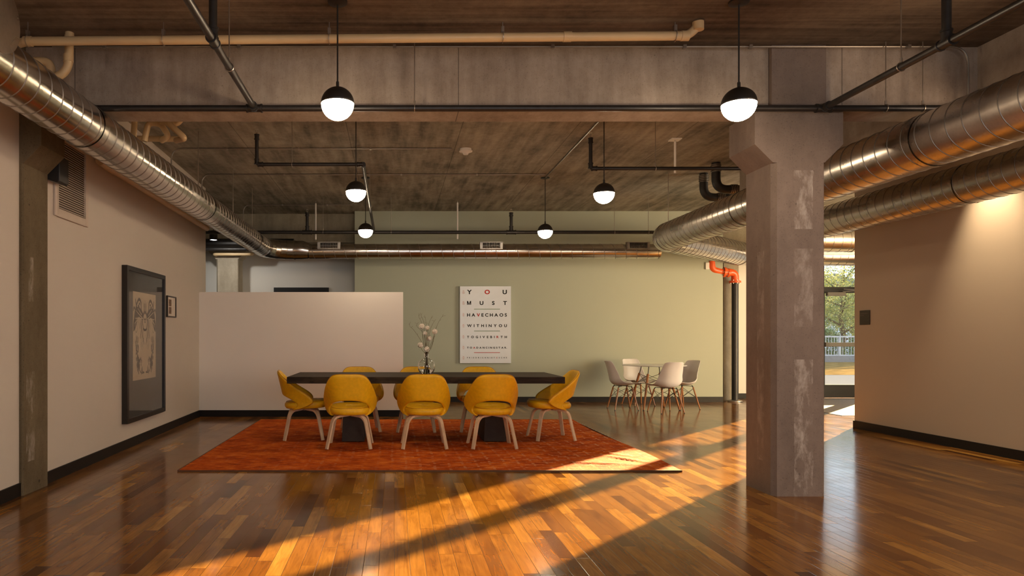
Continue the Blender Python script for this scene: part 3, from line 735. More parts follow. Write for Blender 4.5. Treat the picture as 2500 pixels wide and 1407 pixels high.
for i, ((px, py), lab) in enumerate(flw):
    p = at(px, py, VY+rnd.uniform(-.03,.03)); base = Vector((VX+rnd.uniform(-.025,.025), VY+rnd.uniform(-.02,.02), vz+.03)); neck = Vector((VX+(p.x-VX)*.13, VY, vz+.235))
    f = thing('pompom_flower', lab, 'flower', p, 0, 'white flowers in the vase')
    st = [q-p for q in crom([base, neck, (neck+p)/2+Vector(((p.x-VX)*.15,0,0)), p], 5)]
    MB().tube(st, .0022, 6).build('stem', 'green_stem', f)
    bloom(rnd, .033 if i not in (1, 3) else .027).build('bloom', 'petal', f, smooth=0)
tw = [([(1033,843),(1022,823),(1009,805),(1000,796),(1002,786)],'bare twig leaning out farthest left from the vase'),
 ([(1034,840),(1031,812),(1019,799),(1018,793),(1022,787)],'bare twig curving left beside the upper left flower'),
 ([(1036,830),(1034,803),(1028,785),(1023,775),(1022,765)],'tall bare twig above the upper left flower, the left of a pair'),
 ([(1038,830),(1036,800),(1034,785),(1029,773),(1026,764)],'tall bare twig above the upper left flower, topmost tip of the bouquet'),
 ([(1041,830),(1041,803),(1040,786),(1037,770)],'straight bare twig rising in the middle of the bouquet'),
 ([(1044,840),(1046,808),(1048,788),(1056,771)],'bare twig in the middle right of the bouquet, leaning right'),
 ([(1046,850),(1049,812),(1056,792),(1064,780)],'bare twig between the middle and the far right flower'),
 ([(1048,850),(1058,825),(1066,798),(1073,783),(1080,773),(1088,771)],'bare twig leaning out farthest right, past the far right flower'),
 ([(1044,862),(1053,850),(1058,832),(1061,818)],'short bare twig below the far right flower')]
for i, (pp, lab) in enumerate(tw):
    Yt = VY+.02*math.sin(i*2.1)
    pts = [at(x, y, Yt) for x, y in pp]
    base = Vector((VX+.03*math.sin(i*1.7), VY+.03*math.cos(i), vz+.02)); neck = Vector((VX+.012*math.sin(i*3), VY+.01*math.cos(i*2), vz+.25))
    mb = MB(); path = crom([base, neck]+pts, 4); m = len(path)
    mb.tube(path, .002, 5, radii=[.0028-.0018*k/m for k in range(m)])
    for k in (int(m*.55), int(m*.72), int(m*.86)):
        d = Vector((rnd.uniform(-.03,.03), rnd.uniform(-.01,.01), rnd.uniform(.01,.03))); mb.tube([path[k], path[k]+d], .0011, 4)
    tag(mb.build('twig', 'twig'), lab, 'twig', 'bare twigs in the vase')

# ---------------------------------------------------------------- round table and white chairs
RX, RY = 4.44, 11.68
t = thing('round_table', 'round white topped table with splayed walnut legs by the green wall', 'table', (RX, RY, 0))
MB().lathe([(0,.735),(.51,.735),(.523,.741),(.523,.748),(.518,.751),(0,.751)], 56).build('tabletop', 'top_white', t, smooth=30)
A = .04
brace = MB()
corners = []
for k in range(4):
    a = A+PI/4+k*PI/2; c, s = math.cos(a), math.sin(a); corners.append((c, s))
    MB().tube([(c*.43,s*.43,.008),(c*.255,s*.255,.60)], .018, 10, radii=[.014,.021]).build('leg', 'dowel', t)
    MB().tube([(c*.255,s*.255,.59),(c*.215,s*.215,.737)], .008, 8).build('leg_bracket', 'black_metal', t)
    MB().tube([(c*.436,s*.436,.0),(c*.43,s*.43,.012)], .013, 8).build('foot_glide', 'black_metal', t)
for k in range(4):
    (c, s), (c2, s2) = corners[k], corners[(k+1) % 4]
    brace.tube([(c*.258,s*.258,.585),(c2*.305,s2*.305,.43)], .004, 6).tube([(c2*.258,s2*.258,.585),(c*.305,s*.305,.43)], .004, 6)
brace.build('wire_brace', 'black_metal', t)

def white_chair():
    t = thing('shell_chair', '', 'chair')
    prof = crom([(.235,.418),(.215,.432),(.15,.430),(.05,.412),(-.07,.408),(-.15,.425),(-.195,.475),(-.215,.55),(-.235,.64),(-.258,.73),(-.285,.80),(-.30,.825)], 3)
    n = len(prof)-1; P = []
    for i, q in enumerate(prof):
        tt = i/n
        w = .205+.032*math.sin(PI/2*min(1, tt/.45)) if tt < .5 else .237-.082*((tt-.5)/.5)**1.15
        end = min(tt, 1-tt)
        if end < .09: w *= math.sqrt(max(0.0, 1-((.09-end)/.09)**2))*.22+.78
        row = []
        for j in range(17):
            u = -1+2*j/16
            lift = abs(u)**2.6
            seatness = 1-min(1, max(0, (tt-.36)/.3)); backness = 1-seatness
            x = w*u; y = q.x+.085*lift*backness*(1-.45*max(0, (tt-.7)/.3)); z = q.y+.035*lift*seatness*(1 if tt > .12 else tt/.12)
            bk_ = lift*math.exp(-((tt-.47)/.16)**2); y += .045*bk_; z += .05*bk_
            row.append((x, y, z))
        P.append(row)
    MB().grid(P).build('seat_shell', 'shell', t, solid=.007, sub=1, smooth=80)
    br = MB(); tops = []; mids = []
    for sx in (-1,1):
        for sy in (-1,1):
            a = (sx*.135, sy*.115, .375); b = (sx*.205, sy*.195, .008)
            MB().tube([b, tuple((Vector(a)+Vector(b))/2), a], .012, 10, radii=[.0085,.0125,.013]).build('leg', 'dowel', t)
            MB().tube([(b[0],b[1],0),(b[0],b[1],.012)], .009, 8).build('foot_glide', 'black_metal', t)
            br.tube([a, (sx*.12, sy*.10, .405)], .008, 8)
    def lp(sx, sy, f): return Vector((sx*.135, sy*.115, .375)).lerp(Vector((sx*.205, sy*.195, .008)), f)
    for (a, b) in (((-1,-1),(1,-1)),((1,-1),(1,1)),((1,1),(-1,1)),((-1,1),(-1,-1))):
        br.tube([lp(*a,.06), lp(*b,.48)], .0033, 6).tube([lp(*b,.06), lp(*a,.48)], .0033, 6)
    br.tube([(-.13,.10,.402),(.13,-.10,.392)], .005, 6).tube([(-.13,-.10,.392),(.13,.10,.402)], .005, 6)
    br.build('wire_brace', 'black_metal', t); return t
wc = white_chair()
for i, (x, y, a, lab) in enumerate([(3.87,11.58,-PI/2,'white shell chair on walnut dowel legs, left side of the round table'),
  (4.41,11.10,.20,'white shell chair with its back to the camera, nearest at the round table'),
  (4.91,11.66,PI/2+.28,'white shell chair on the right side of the round table, inside of its back visible'),
  (4.37,12.24,PI+.28,'white shell chair behind the round table, against the green wall')]):
    o = wc if i == 0 else copy_tree(wc)
    o.location = (x, y, .0); o.rotation_euler = (0, 0, a); tag(o, lab, 'chair', 'white shell chairs around the round table')

# ---------------------------------------------------------------- lettered panel on the green wall
PX0, PX1, PZ0, PZ1, PYF = 1.228, 2.188, .735, 2.18, 12.82
t = thing('lettered_panel', 'tall white glossy eye chart panel of black and red letters on the green wall', 'art panel', ((PX0+PX1)/2, 12.86, PZ0))
rel(box('panel', 'canvas', PX0, PX1, PYF, 12.868, PZ0, PZ1, bevel=.003), t)
PW, PH = PX1-PX0, PZ1-PZ0
def pu(x): return PX0+(x-88)/837*PW
def pv(y): return PZ1-(y-60)/1265*PH
pl = lambda x, z: (x, PYF-.0015, z)
redp, grn = MB(), MB(); rline = MB()
rows = [('YOU',118,188,(1,)),('MUST',303,365,()),('HAVECHAOS',505,557,(2,)),('WITHINYOU',685,730,()),('TOGIVEBIRTH',875,912,(8,)),('TOADANCINGSTAR.',1055,1085,(2,)),('FRIEDRICHNIETZSCHE',1225,1244,(13,))]
for txt, ya, yb, reds in rows:
    h = pv(ya)-pv(yb); letters = txt.rstrip('.')
    cw = []
    for ch in letters:
        vs, _ = glyphs(ch, .034); sc = h/.73; cw.append((max(v[0] for v in vs)-min(v[0] for v in vs))*sc*1.12)
    total = pu(858 if '.' not in txt else 848)-pu(205); gap = (total-sum(cw))/(len(letters)-1); x = pu(205)
    for k, ch in enumerate(letters):
        g_ = MB()
        if ch == 'M':
            wd = cw[k]; b_ = wd*.20; zb = pv(yb); V_ = lambda a, b: pl(x+a*wd, zb+b*h)
            for q in (((0,0),(.2,0),(.2,1),(0,1)),((.8,0),(1,0),(1,1),(.8,1)),((0,1),(.25,1),(.585,.0),(.415,0)),((1,1),(.75,1),(.415,0),(.585,0))):
                n_ = len(g_.v); g_.v += [V_(*p) for p in q]; g_.f.append((n_,n_+1,n_+2,n_+3))
        else: put_glyph(g_, ch, x, pv(yb), h, pl, .034, 1.12)
        x += cw[k]+gap
        lo = rel(g_.build('letter', 'red' if k in reds else 'ink', smooth=0), t)
        if k in reds: lo['label'] = 'red letter'
    if '.' in txt:
        g_ = MB(); put_glyph(g_, '.', pu(851), pv(yb), h, pl, .035, 1.0); rel(g_.build('full_stop', 'ink', smooth=0), t)
for (ya, m_) in ((436, grn), (797, grn), (1150, rline)): m_.grid([[pl(pu(320), pv(ya-4)), pl(pu(745), pv(ya-4))],[pl(pu(320), pv(ya+5)), pl(pu(745), pv(ya+5))]])
for k, (yc_, d) in enumerate(zip((155,335,532,710,892,1068,1237), ('200','100','70','50','40','30','20'))):
    for s_, zz in (('20', yc_-8), (d, yc_+26)):
        n_ = len(s_)
        for q, ch in enumerate(s_): put_glyph(redp, ch, pu(146+(q-(n_-1)/2)*13), pv(zz), .022, pl, .01, 1, 'c')
    redp.grid([[pl(pu(124), pv(yc_-2)), pl(pu(168), pv(yc_-2))],[pl(pu(124), pv(yc_+1)), pl(pu(168), pv(yc_+1))]])
for nm, mb_, mm in (('red_line', rline, 'red'), ('row_marks', redp, 'red_p'), ('green_lines', grn, 'green')):
    rel(mb_.build(nm, mm, smooth=0), t)

# ---------------------------------------------------------------- framed pictures on the left wall
def on_left(y, z, off): return (XL(y)+off, y, z)
t = thing('framed_print', 'large black framed ink print of a mirrored butterfly and flower sprays, left wall', 'picture', on_left(8.0, .28, 0))
y0, y1, z0, z1 = 7.34, 8.66, .285, 2.0
fr = MB()
def wbox(mb, ya, yb, za, zb, o0, o1):
    n = len(mb.v)
    for z in (za, zb):
        for (y, o_) in ((ya,o0),(yb,o0),(yb,o1),(ya,o1)): mb.v.append(on_left(y, z, o_))
    mb.f += [tuple(n+i for i in q) for q in ((3,2,1,0),(4,5,6,7),(0,1,5,4),(1,2,6,5),(2,3,7,6),(3,0,4,7))]
for a in ((y0,y0+.05,z0,z1),(y1-.05,y1,z0,z1),(y0+.05,y1-.05,z0,z0+.05),(y0+.05,y1-.05,z1-.05,z1)): wbox(fr, *a, .001, .062)
rel(fr.build('frame', 'frame', bevel=.002, smooth=30), t)
mb = MB(); wbox(mb, y0+.045, y1-.045, z0+.045, z1-.045, .004, .030); rel(mb.build('mat_board', 'mat_board', smooth=0), t)
a0, a1, b0, b1 = 7.59, 8.36, .735, 1.735
mb = MB(); wbox(mb, a0, a1, b0, b1, .0302, .033); pp_ = rel(mb.build('paper_sheet', 'paper', smooth=0), t)
ink = MB(); ink2 = MB()
def ip(u, v_, off=.0345): return on_left((a0+a1)/2+u*(a1-a0)/2, b0+v_*(b1-b0), off)
def poly(mb, pts):
    for sg in (-1, 1):
        n = len(mb.v); mb.v += [ip(sg*u, v_) for u, v_ in pts]; mb.f.append(tuple(range(n, n+len(pts))))
def stroke(mb, pts, w0, w1=None, mirror=True):
    c = [Vector((p[0], p[1]*1.3)) for p in pts]; c = crom(c, 5); m = len(c); w1 = w0 if w1 is None else w1
    for sg in ((-1, 1) if mirror else (1,)):
        Lr, Rr = [], []
        for i in range(m):
            d = (c[min(i+1,m-1)]-c[max(i-1,0)]); d = d.normalized() if d.length else Vector((1,0)); nn = Vector((-d.y, d.x))*(w0+(w1-w0)*i/m)
            Lr.append(ip(sg*(c[i].x+nn.x), (c[i].y+nn.y)/1.3)); Rr.append(ip(sg*(c[i].x-nn.x), (c[i].y-nn.y)/1.3))
        mb.grid([Lr, Rr])
# wings
poly(ink, [(.16,.76),(.30,.80),(.50,.83),(.72,.83),(.84,.80),(.90,.74),(.94,.66),(.90,.64),(.80,.70),(.62,.72),(.40,.70),(.22,.68)])
poly(ink, [(.60,.72),(.82,.74),(.93,.66),(.97,.55),(.90,.56),(.78,.60),(.66,.66)])
stroke(ink, [(.30,.79),(.34,.88),(.50,.92),(.66,.88),(.80,.80)], .022)
stroke(ink, [(.36,.79),(.42,.86),(.50,.87),(.58,.82)], .014)
stroke(ink, [(.46,.79),(.52,.84),(.62,.84)], .014)
stroke(ink, [(.70,.82),(.78,.88),(.82,.92)], .02); stroke(ink, [(.84,.80),(.93,.82),(.99,.78)], .018)
stroke(ink, [(.93,.68),(.96,.62),(.95,.56)], .02)
stroke(ink2, [(.74,.66),(.82,.58),(.76,.54),(.66,.57),(.64,.64)], .008)
stroke(ink2, [(.20,.90),(.12,.84),(.10,.78)], .01); stroke(ink2, [(.05,.92),(.07,.84),(.03,.80)], .012)
# veins left as bare paper
bare = MB()
for a_, b_ in (((.20,.70),(.80,.79)),((.28,.70),(.86,.70)),((.30,.745),(.62,.815)),((.45,.715),(.90,.64)),((.68,.71),(.92,.60)),((.66,.69),(.84,.60))):
    for sg in (-1, 1):
        n = len(bare.v); w_ = .012
        bare.v += [ip(sg*a_[0], a_[1]-w_*.6, .0352), ip(sg*b_[0], b_[1]-w_*.3, .0352), ip(sg*b_[0], b_[1]+w_*.3, .0352), ip(sg*a_[0], a_[1]+w_*.6, .0352)]; bare.f.append((n,n+1,n+2,n+3))
# body and drips
stroke(ink, [(.04,.88),(.06,.80),(.16,.74),(.20,.66),(.14,.59),(.05,.565)], .016)
stroke(ink, [(.08,.77),(.12,.73),(.08,.69),(.02,.70)], .014)
poly(ink, [(.0,.79),(.10,.785),(.12,.76),(.02,.755)]); poly(ink, [(.02,.68),(.06,.67),(.05,.65),(.01,.655)])
poly(ink, [(0,.58),(.06,.59),(.08,.565),(.0,.555)])
for x0_, z0_, x1_, z1_, w_ in ((.30,.68,.40,.47,.016),(.24,.68,.28,.48,.012),(.16,.60,.10,.40,.014),(.36,.70,.44,.58,.012),(.50,.70,.52,.62,.01)):
    stroke(ink, [(x0_,z0_),(x0_+.03,(z0_+z1_)/2),(x1_,z1_+.02),(x1_,z1_)], w_, w_*.8)
for x0_, z0_, x1_, z1_ in ((.28,.50,.30,.38),(.20,.52,.16,.36),(.10,.48,.22,.37),(.34,.44,.26,.34)): stroke(ink2, [(x0_,z0_),((x0_+x1_)/2+.05,(z0_+z1_)/2),(x1_,z1_)], .007)
# sprays
stroke(ink, [(.10,.075),(.36,.08),(.56,.16),(.64,.26),(.72,.38),(.66,.50)], .01)
def blob(mb, u, v_, r, k=7, e=1.0, ph=0):
    poly(mb, [(u+r*(1+.18*math.sin(i*2.3+ph))*math.cos(2*PI*i/(2*k)), v_+r*.75*e*(1+.18*math.sin(i*2.3+ph))*math.sin(2*PI*i/(2*k))) for i in range(2*k)])
for i, (u, v_, r) in enumerate(((.56,.20,.13),(.66,.17,.08),(.50,.15,.09),(.60,.12,.07),(.55,.08,.04),(.62,.25,.09),(.72,.24,.06),(.44,.22,.07),(.68,.31,.06),(.60,.33,.05),(.76,.30,.04),(.36,.24,.045),(.30,.21,.05),(.34,.17,.04))): blob(ink, u, v_, r*.62, ph=i)
for u, v_ in ((.60,.37),(.74,.36),(.80,.42),(.68,.42),(.60,.46),(.74,.47)): blob(ink if v_ < .4 else ink2, u, v_, .04, e=1.3)
blob(ink2, .26, .11, .06); blob(ink2, .32, .08, .04); stroke(ink, [(.06,.075),(.2,.09),(.28,.12)], .008)
rel(bare.build('bare_paper_veins', 'paper', smooth=0), t); rel(ink2.build('faint_ink_marks', 'print_ink2', smooth=0), t); rel(ink.build('ink_drawing', 'print_ink', smooth=0), t)
mb = MB(); wbox(mb, y0+.05, y1-.05, z0+.05, z1-.05, .046, .048); rel(mb.build('glazing', 'framepane', smooth=0), t)

t = thing('small_picture', 'small thin black framed picture on the left wall, right of the large framed print', 'picture', on_left(9.05, 1.48, 0))
mb = MB(); a, b, c, e = 8.87, 9.25, 1.485, 1.765
for q in ((a,a+.016,c,e),(b-.016,b,c,e),(a+.016,b-.016,c,c+.016),(a+.016,b-.016,e-.016,e)): wbox(mb, *q, .001, .024)
rel(mb.build('frame', 'frame', smooth=0), t)
mb = MB(); wbox(mb, a+.014,b-.014,c+.014,e-.014,.002,.012); rel(mb.build('mat_board', 'white_mat', smooth=0), t)
mb = MB(); wbox(mb, 8.95,9.06,1.53,1.62,.0122,.013); wbox(mb, 8.95,9.06,1.63,1.72,.0122,.013); rel(mb.build('print', 'photo', smooth=0), t)

# room sign
t = thing('room_sign', 'small dark bronze room sign with grey capitals at the end of the tan wall', 'sign', (6.2, 9.0, 1.39))
rel(box('plate', 'plate', 6.188, 6.1998, 8.895, 9.085, 1.385, 1.575, bevel=.002), t)
mb = MB(); pls = lambda y, z: (6.187, 9.085-y, z)
for txt, zz, hh in (('COMMUNITY', 1.527, .016), ('ROOM', 1.501, .016)):
    x = .014
    for ch in txt: x += put_glyph(mb, ch, x, zz, hh, pls, .0)+.0035
rel(mb.build('lettering', 'plate_text', smooth=0), t)

# wall vent and speaker
t = thing('wall_vent', 'cream louvred return air vent high on the left wall behind the duct', 'vent', on_left(6.12, 2.25, 0))
y0, y1, z0, z1 = 5.80, 6.46, 2.26, 3.0
mb = MB()
for q in ((y0,y0+.06,z0,z1),(y1-.06,y1,z0,z1),(y0+.06,y1-.06,z0,z0+.07),(y0+.06,y1-.06,z1-.07,z1)): wbox(mb, *q, .001, .02)
rel(mb.build('vent_frame', 'vent', bevel=.003, smooth=30), t)
mb = MB(); wbox(mb, y0+.05,y1-.05,z0+.06,z1-.06,.001,.003); rel(mb.build('backing', 'vent_dark', smooth=0), t)
mb = MB()
for i in range(30):
    z = z0+.075+i*.0198; n = len(mb.v)
    for (zz, oo) in ((z,.016),(z+.002,.018),(z+.0155,.004),(z+.0135,.003)):
        mb.v += [on_left(y0+.06, zz, oo), on_left(y1-.06, zz, oo)]
    mb.f += [(n,n+1,n+3,n+2),(n+2,n+3,n+5,n+4),(n+4,n+5,n+7,n+6),(n+6,n+7,n+1,n)]
rel(mb.build('louvre', 'vent', smooth=0), t)
t = thing('wall_speaker', 'small black loudspeaker under the flared head of the left concrete column', 'speaker', (-2.74, 5.73, 2.5))
rel(MB().prism([(-2.885,2.53),(-2.79,2.50),(-2.765,2.51),(-2.765,2.72),(-2.78,2.73),(-2.85,2.66)], 1, 5.64, 5.80).build('cabinet', 'rubber', bevel=.008, smooth=30), t)

# ---------------------------------------------------------------- pendants
def pendant():
    t = thing('pendant_lamp', '', 'lamp'); R = .11
    MB().lathe([(R*math.cos(a), R*math.sin(a)) for a in [PI/2*k/14 for k in range(14)]]+[(0,R)], 40).build('shade', 'black_metal', t, solid=.003, smooth=60)
    MB().lathe([(0,-R*.985)]+[(R*.985*math.cos(a), R*.985*math.sin(a)) for a in [-PI/2+PI/2*k/14 for k in range(1,15)]]+[(0,0.001)], 40).build('glass_globe', 'globe', t, smooth=60)
    MB().lathe([(0,.148),(.0095,.148),(.0105,.135),(.0105,.118),(.016,.112),(.016,.104),(0,.104)], 16).build('collar', 'black_metal', t)
    return t
pen = pendant()
rows_p = [(-.379,4.55,2.776,ZF,'nearest lit globe pendant on the left, in front of the wide beam'),
 (2.295,4.55,2.772,ZF,'nearest lit globe pendant on the right, in front of the concrete column'),
 (-.413,7.33,2.785,ZB,'lit globe pendant, middle of the left row beyond the beam'),
 (2.250,7.33,2.765,ZB,'lit globe pendant, middle of the right row beyond the beam'),
 (-.430,10.17,2.81,ZB,'farthest lit globe pendant of the left row, near the half wall'),
 (2.245,10.17,2.80,ZB,'farthest lit globe pendant of the right row, hung from a black ceiling canopy')]
for i, (x, y, z, zc, lab) in enumerate(rows_p):
    o = pen if i == 0 else copy_tree(pen)
    o.location = (x, y, z); tag(o, lab, 'lamp', 'globe pendant lamps in two rows')
for o, (x, y, z, zc, lab) in zip([q for q in COL.objects if q.name.startswith('pendant_lamp')], rows_p):
    MB().tube([(0,0,.145),(0,0,zc-z-.02)], .0055, 8).build('cord', 'black_metal', o)
    MB().lathe([(0,zc-z),(.065,zc-z),(.065,zc-z-.012),(.02,zc-z-.024),(0,zc-z-.024)], 24).build('canopy', 'black_metal', o)

# ---------------------------------------------------------------- ducts
def spiral(path0, path1, r, pitch=.13, name='duct_run', m='duct', parent=None, n=40, ridge=.003, phase=0):
    """straight spiral-seam duct: rings sheared into a helix with a raised lock seam every pitch"""
    a, b = Vector(path0), Vector(path1); d = (b-a); Ln = d.length; d.normalize()
    x = Vector((0,0,1)) if abs(d.z) < .9 else Vector((1,0,0)); x = (x-d*x.dot(d)).normalized(); y = d.cross(x)
    prof = [(0,0),(.010,0),(.012,1),(.017,1),(.019,0)]
    rings = []; k = -1
    while k*pitch < Ln+pitch:
        for s, h in prof: rings.append((k*pitch+s, h))
        k += 1
    P = []
    for s, h in rings:
        row = []
        for j in range(n+1):
            an = 2*PI*j/n; ss = min(max(s+pitch*j/n, 0), Ln)
            row.append(a+d*ss+(x*math.cos(an)+y*math.sin(an))*(r+ridge*h))
        P.append(row)
    o = MB().grid(P).build(name, m, parent, smooth=22)
    o.data.materials.append(M['duct_seam']); w1 = pitch
    nr = len(prof)
    for p_ in o.data.polygons:      # raised seam coloured darker, standing in for its dark line of reflection
        c = p_.center-a; an = math.atan2(c.dot(y), c.dot(x)) % (2*PI)
        f_ = (c.dot(d)-pitch*an/(2*PI)) % pitch
        if .0101 < f_ < .0189: p_.material_index = 1
    return o
def elbow(p, d0, d1, r, R, name='elbow', m='duct', parent=None, gores=5):
    """segmented elbow leaving p along d0 and turning to d1; returns the end point"""
    p, d0, d1 = Vector(p), Vector(d0).normalized(), Vector(d1).normalized()
    ang = d0.angle(d1); perp = (d1-d0*d0.dot(d1)).normalized()
    pts = []
    for k in range(gores+1):
        a = ang*k/gores; pts.append(p+d0*R*math.sin(a)+perp*R*(1-math.cos(a)))
    MB().tube(pts, r, 40, caps=False).build(name, m, parent, smooth=12)
    for k in (0, gores):
        dd = d0 if k == 0 else d1
        MB().tube([pts[k]-dd*.012, pts[k]+dd*.012], r+.006, 40, caps=False).build('collar', m, parent)
    for k in range(1, gores):
        dd = (pts[k+1]-pts[k-1]).normalized(); MB().tube([pts[k]-dd*.004, pts[k]+dd*.004], r+.004, 40, caps=False).build('gore_seam', m, parent)
    return pts[-1]
# left duct D, its header with the round end cap, and its reducer into the cross duct E
XD, ZD, RD = -2.27, 2.77, .165
t = thing('spiral_duct', 'shiny galvanised spiral duct running back along the left wall and turning across the rear', 'duct', (XD, 3.6, ZD))
parts = []
def grab(fn, *a, **k):
    before = set(COL.objects); r_ = fn(*a, **k)
    for o in [q for q in COL.objects if q not in before]: rel(o, t)
    return r_
grab(spiral, (XD,3.45,ZD), (XD,11.62,ZD), RD, .14)
for yy in (5.0, 8.1, 10.9): grab(lambda: MB().tube([(XD,yy-.035,ZD),(XD,yy+.035,ZD)], RD+.005, 40, caps=False).build('joint_band', 'duct'))
e = grab(elbow, (XD,11.62,ZD), (0,1,0), (1,0,0), RD, .50)
grab(lambda: MB().tube([e, e+Vector((.14,0,-.0)), e+Vector((.26,.0,-.02))], RD, 40, radii=[RD,RD,.135], caps=False).build('reducer', 'duct', smooth=20))
ZE = 2.748; YE = e.y
grab(spiral, (e.x+.26,YE,ZE), (4.68,YE,ZE), .132, .19)
grab(lambda: MB().tube([(4.675,YE,ZE),(4.69,YE,ZE)], .138, 40).build('end_cap', 'duct'))
for xg in (-1.15, 1.70, 4.28):
    z1_ = ZE+.085
    def reg():
        mb = MB(); Yf = YE-.15
        x0, x1 = xg-.2, xg+.2
        for q in ((x0,x0+.045,z1_-.055,z1_+.055),(x1-.045,x1,z1_-.055,z1_+.055),(x0,x1,z1_-.062,z1_-.05),(x0,x1,z1_+.05,z1_+.062)): mb.box(q[0],q[1],Yf,YE-.06,q[2],q[3])
        return mb.build('supply_register', 'alu_l', smooth=0)
    o = grab(reg)
    r_ = COL.objects[-1]
    rg = [q for q in t.children if q.name.startswith('supply_register')][-1]
    bl = MB()
    for i in range(11): bl.box(xg-.15+i*.029, xg-.147+i*.029, YE-.148, YE-.10, z1_-.05, z1_+.05)
    bl.box(xg-.155, xg+.155, YE-.135, YE-.131, z1_-.002, z1_+.002)
    b_ = bl.build('register_blade', 'alu_l', smooth=0); b_.parent = rg
    bk = MB().box(xg-.155, xg+.155, YE-.10, YE-.095, z1_-.05, z1_+.05).build('register_backing', 'vent_dark', smooth=0); bk.parent = rg
# header duct ending in a round cap at the top left
t = thing('capped_duct', 'end cap of a large round duct at the upper left corner', 'duct', (-2.5, 3.6, 2.92))
rel(spiral((-2.82,3.55,2.90), (-2.06,3.55,2.90), .187, .14), t)
rel(MB().tube([(-2.06,3.55,2.90),(-2.05,3.55,2.90)], .190, 64).build('end_cap', 'duct2'), t)
# right duct A with its turns
XA, ZA, RA = 3.91, 2.66, .2
t = thing('spiral_duct', 'large upper spiral duct on the right, passing behind the column and bending to the entrance', 'duct', (XA, 2.6, ZA))
grab(spiral, (XA,2.6,ZA), (XA,9.72,ZA), RA, .135, 'duct_run', 'duct2')
for yy in (4.95, 7.6): grab(lambda: MB().tube([(XA,yy-.02,ZA),(XA,yy+.02,ZA)], RA+.006, 40, caps=False).build('joint_band', 'duct2'))
dB = Vector((.735,.678,0))
e = grab(elbow, (XA,9.72,ZA), (0,1,0), dB, RA, .35, 'elbow', 'duct2')
e2 = e+dB*2.55
grab(spiral, e, e2, RA, .135, 'duct_run', 'duct')
e3 = grab(elbow, e2, dB, (1,0,0), RA, .45, 'elbow', 'duct')
grab(spiral, e3, (10.9,e3.y,ZA), RA, .135, 'duct_run', 'duct')
# right duct C
t = thing('spiral_duct', 'lower spiral duct on the right, hung close along the tan wall', 'duct', (5.68, 2.9, 2.74))
grab(spiral, (5.68,2.95,2.74), (5.68,10.15,2.74), .2, .135, 'duct_run', 'duct2')
grab(lambda: MB().tube([(5.68,6.72,2.74),(5.68,6.76,2.74)], .206, 40, caps=False).build('joint_band', 'duct2'))
e = grab(elbow, (5.68,10.15,2.74), (0,1,0), (1,0,0), .2, .4, 'elbow', 'duct2')
grab(spiral, e, (7.05,e.y,2.74), .2, .135, 'duct_run', 'duct')
grab(elbow, (7.05,e.y,2.74), (1,0,0), (0,0,1), .2, .32, 'elbow', 'duct')
# ceiling light panel in the entry
tag(MB().box(6.95,9.2,11.55,11.75,2.62,2.68).build('linear_lamp', 'white_pl', smooth=0, bevel=.004), 'thin white linear fixture hanging between the ducts in the entry', 'lamp')

# ---------------------------------------------------------------- sprinkler pipes
BR = .0235
def rod(x, y, z0, z1, r=.004): return MB().tube([(x,y,z0),(x,y,z1)], r, 6)
def hanger(x, y, z, zc, r=.03, axis=1):
    mb = rod(x, y, z+r, zc)
    ring = [(x+(r*math.cos(a) if axis == 1 else 0), y+(0 if axis == 1 else r*math.cos(a)), z+r*math.sin(a)) for a in [2*PI*k/14 for k in range(15)]]
    mb.tube(ring, .0035, 6, caps=False); mb.tube([(x,y,z+r),(x,y,z+r+.03)], .008, 8); return mb
def fit(p, d, r, l=.05):
    p, d = Vector(p), Vector(d); return MB().tube([p-d*l, p-d*(l-.012), p-d*(l-.013), p+d*(l-.013), p+d*(l-.012), p+d*l], r, 14, radii=[r*1.42,r*1.42,r*1.22,r*1.22,r*1.42,r*1.42])
ZP = 2.955; YP = 5.17
t = thing('sprinkler_pipe', 'black sprinkler pipe network on the near side of the wide concrete beam', 'pipe', (0, YP, ZP))
rel(MB().tube([(-2.35,YP,ZP),(4.4,YP,ZP)], BR, 16).build('main_pipe', 'black_pipe'), t)
for xx, yv in ((-1.06, 3.99), (3.25, 4.02)):
    rel(MB().tube([(xx,YP,ZP),(xx,.5,ZP)], BR, 16).build('branch_pipe', 'black_pipe'), t)
    rel(MB().tube([(xx,yv,ZP),(xx,yv,ZF)], BR*1.05, 16).build('riser', 'black_pipe'), t)
    rel(fit((xx,yv,ZP),(0,1,0),BR).build('tee_fitting', 'black_pipe'), t)
    rel(fit((xx,yv,ZP+.04),(0,0,1),BR,.035).build('tee_fitting', 'black_pipe'), t)
    rel(fit((xx,YP,ZP),(1,0,0),BR,.06).build('tee_fitting', 'black_pipe'), t)
    rel(fit((xx,YP-.04,ZP),(0,1,0),BR,.03).build('tee_fitting', 'black_pipe'), t)
rel(hanger(-1.06,4.38,ZP,ZF,.028,1).build('pipe_hanger', 'steel_rod'), t)
rel(hanger(3.25,4.38,ZP,ZF,.028,1).build('pipe_hanger', 'steel_rod'), t)
rel(hanger((1012-CX)*YP/F,YP,ZP,ZF,.028,0).build('pipe_hanger', 'steel_rod'), t)
rel(hanger(3.72,YP,ZP,ZF,.028,0).build('pipe_hanger', 'steel_rod'), t)
rel(hanger(4.0,YP,ZP,ZF,.028,0).build('pipe_hanger', 'steel_rod'), t)

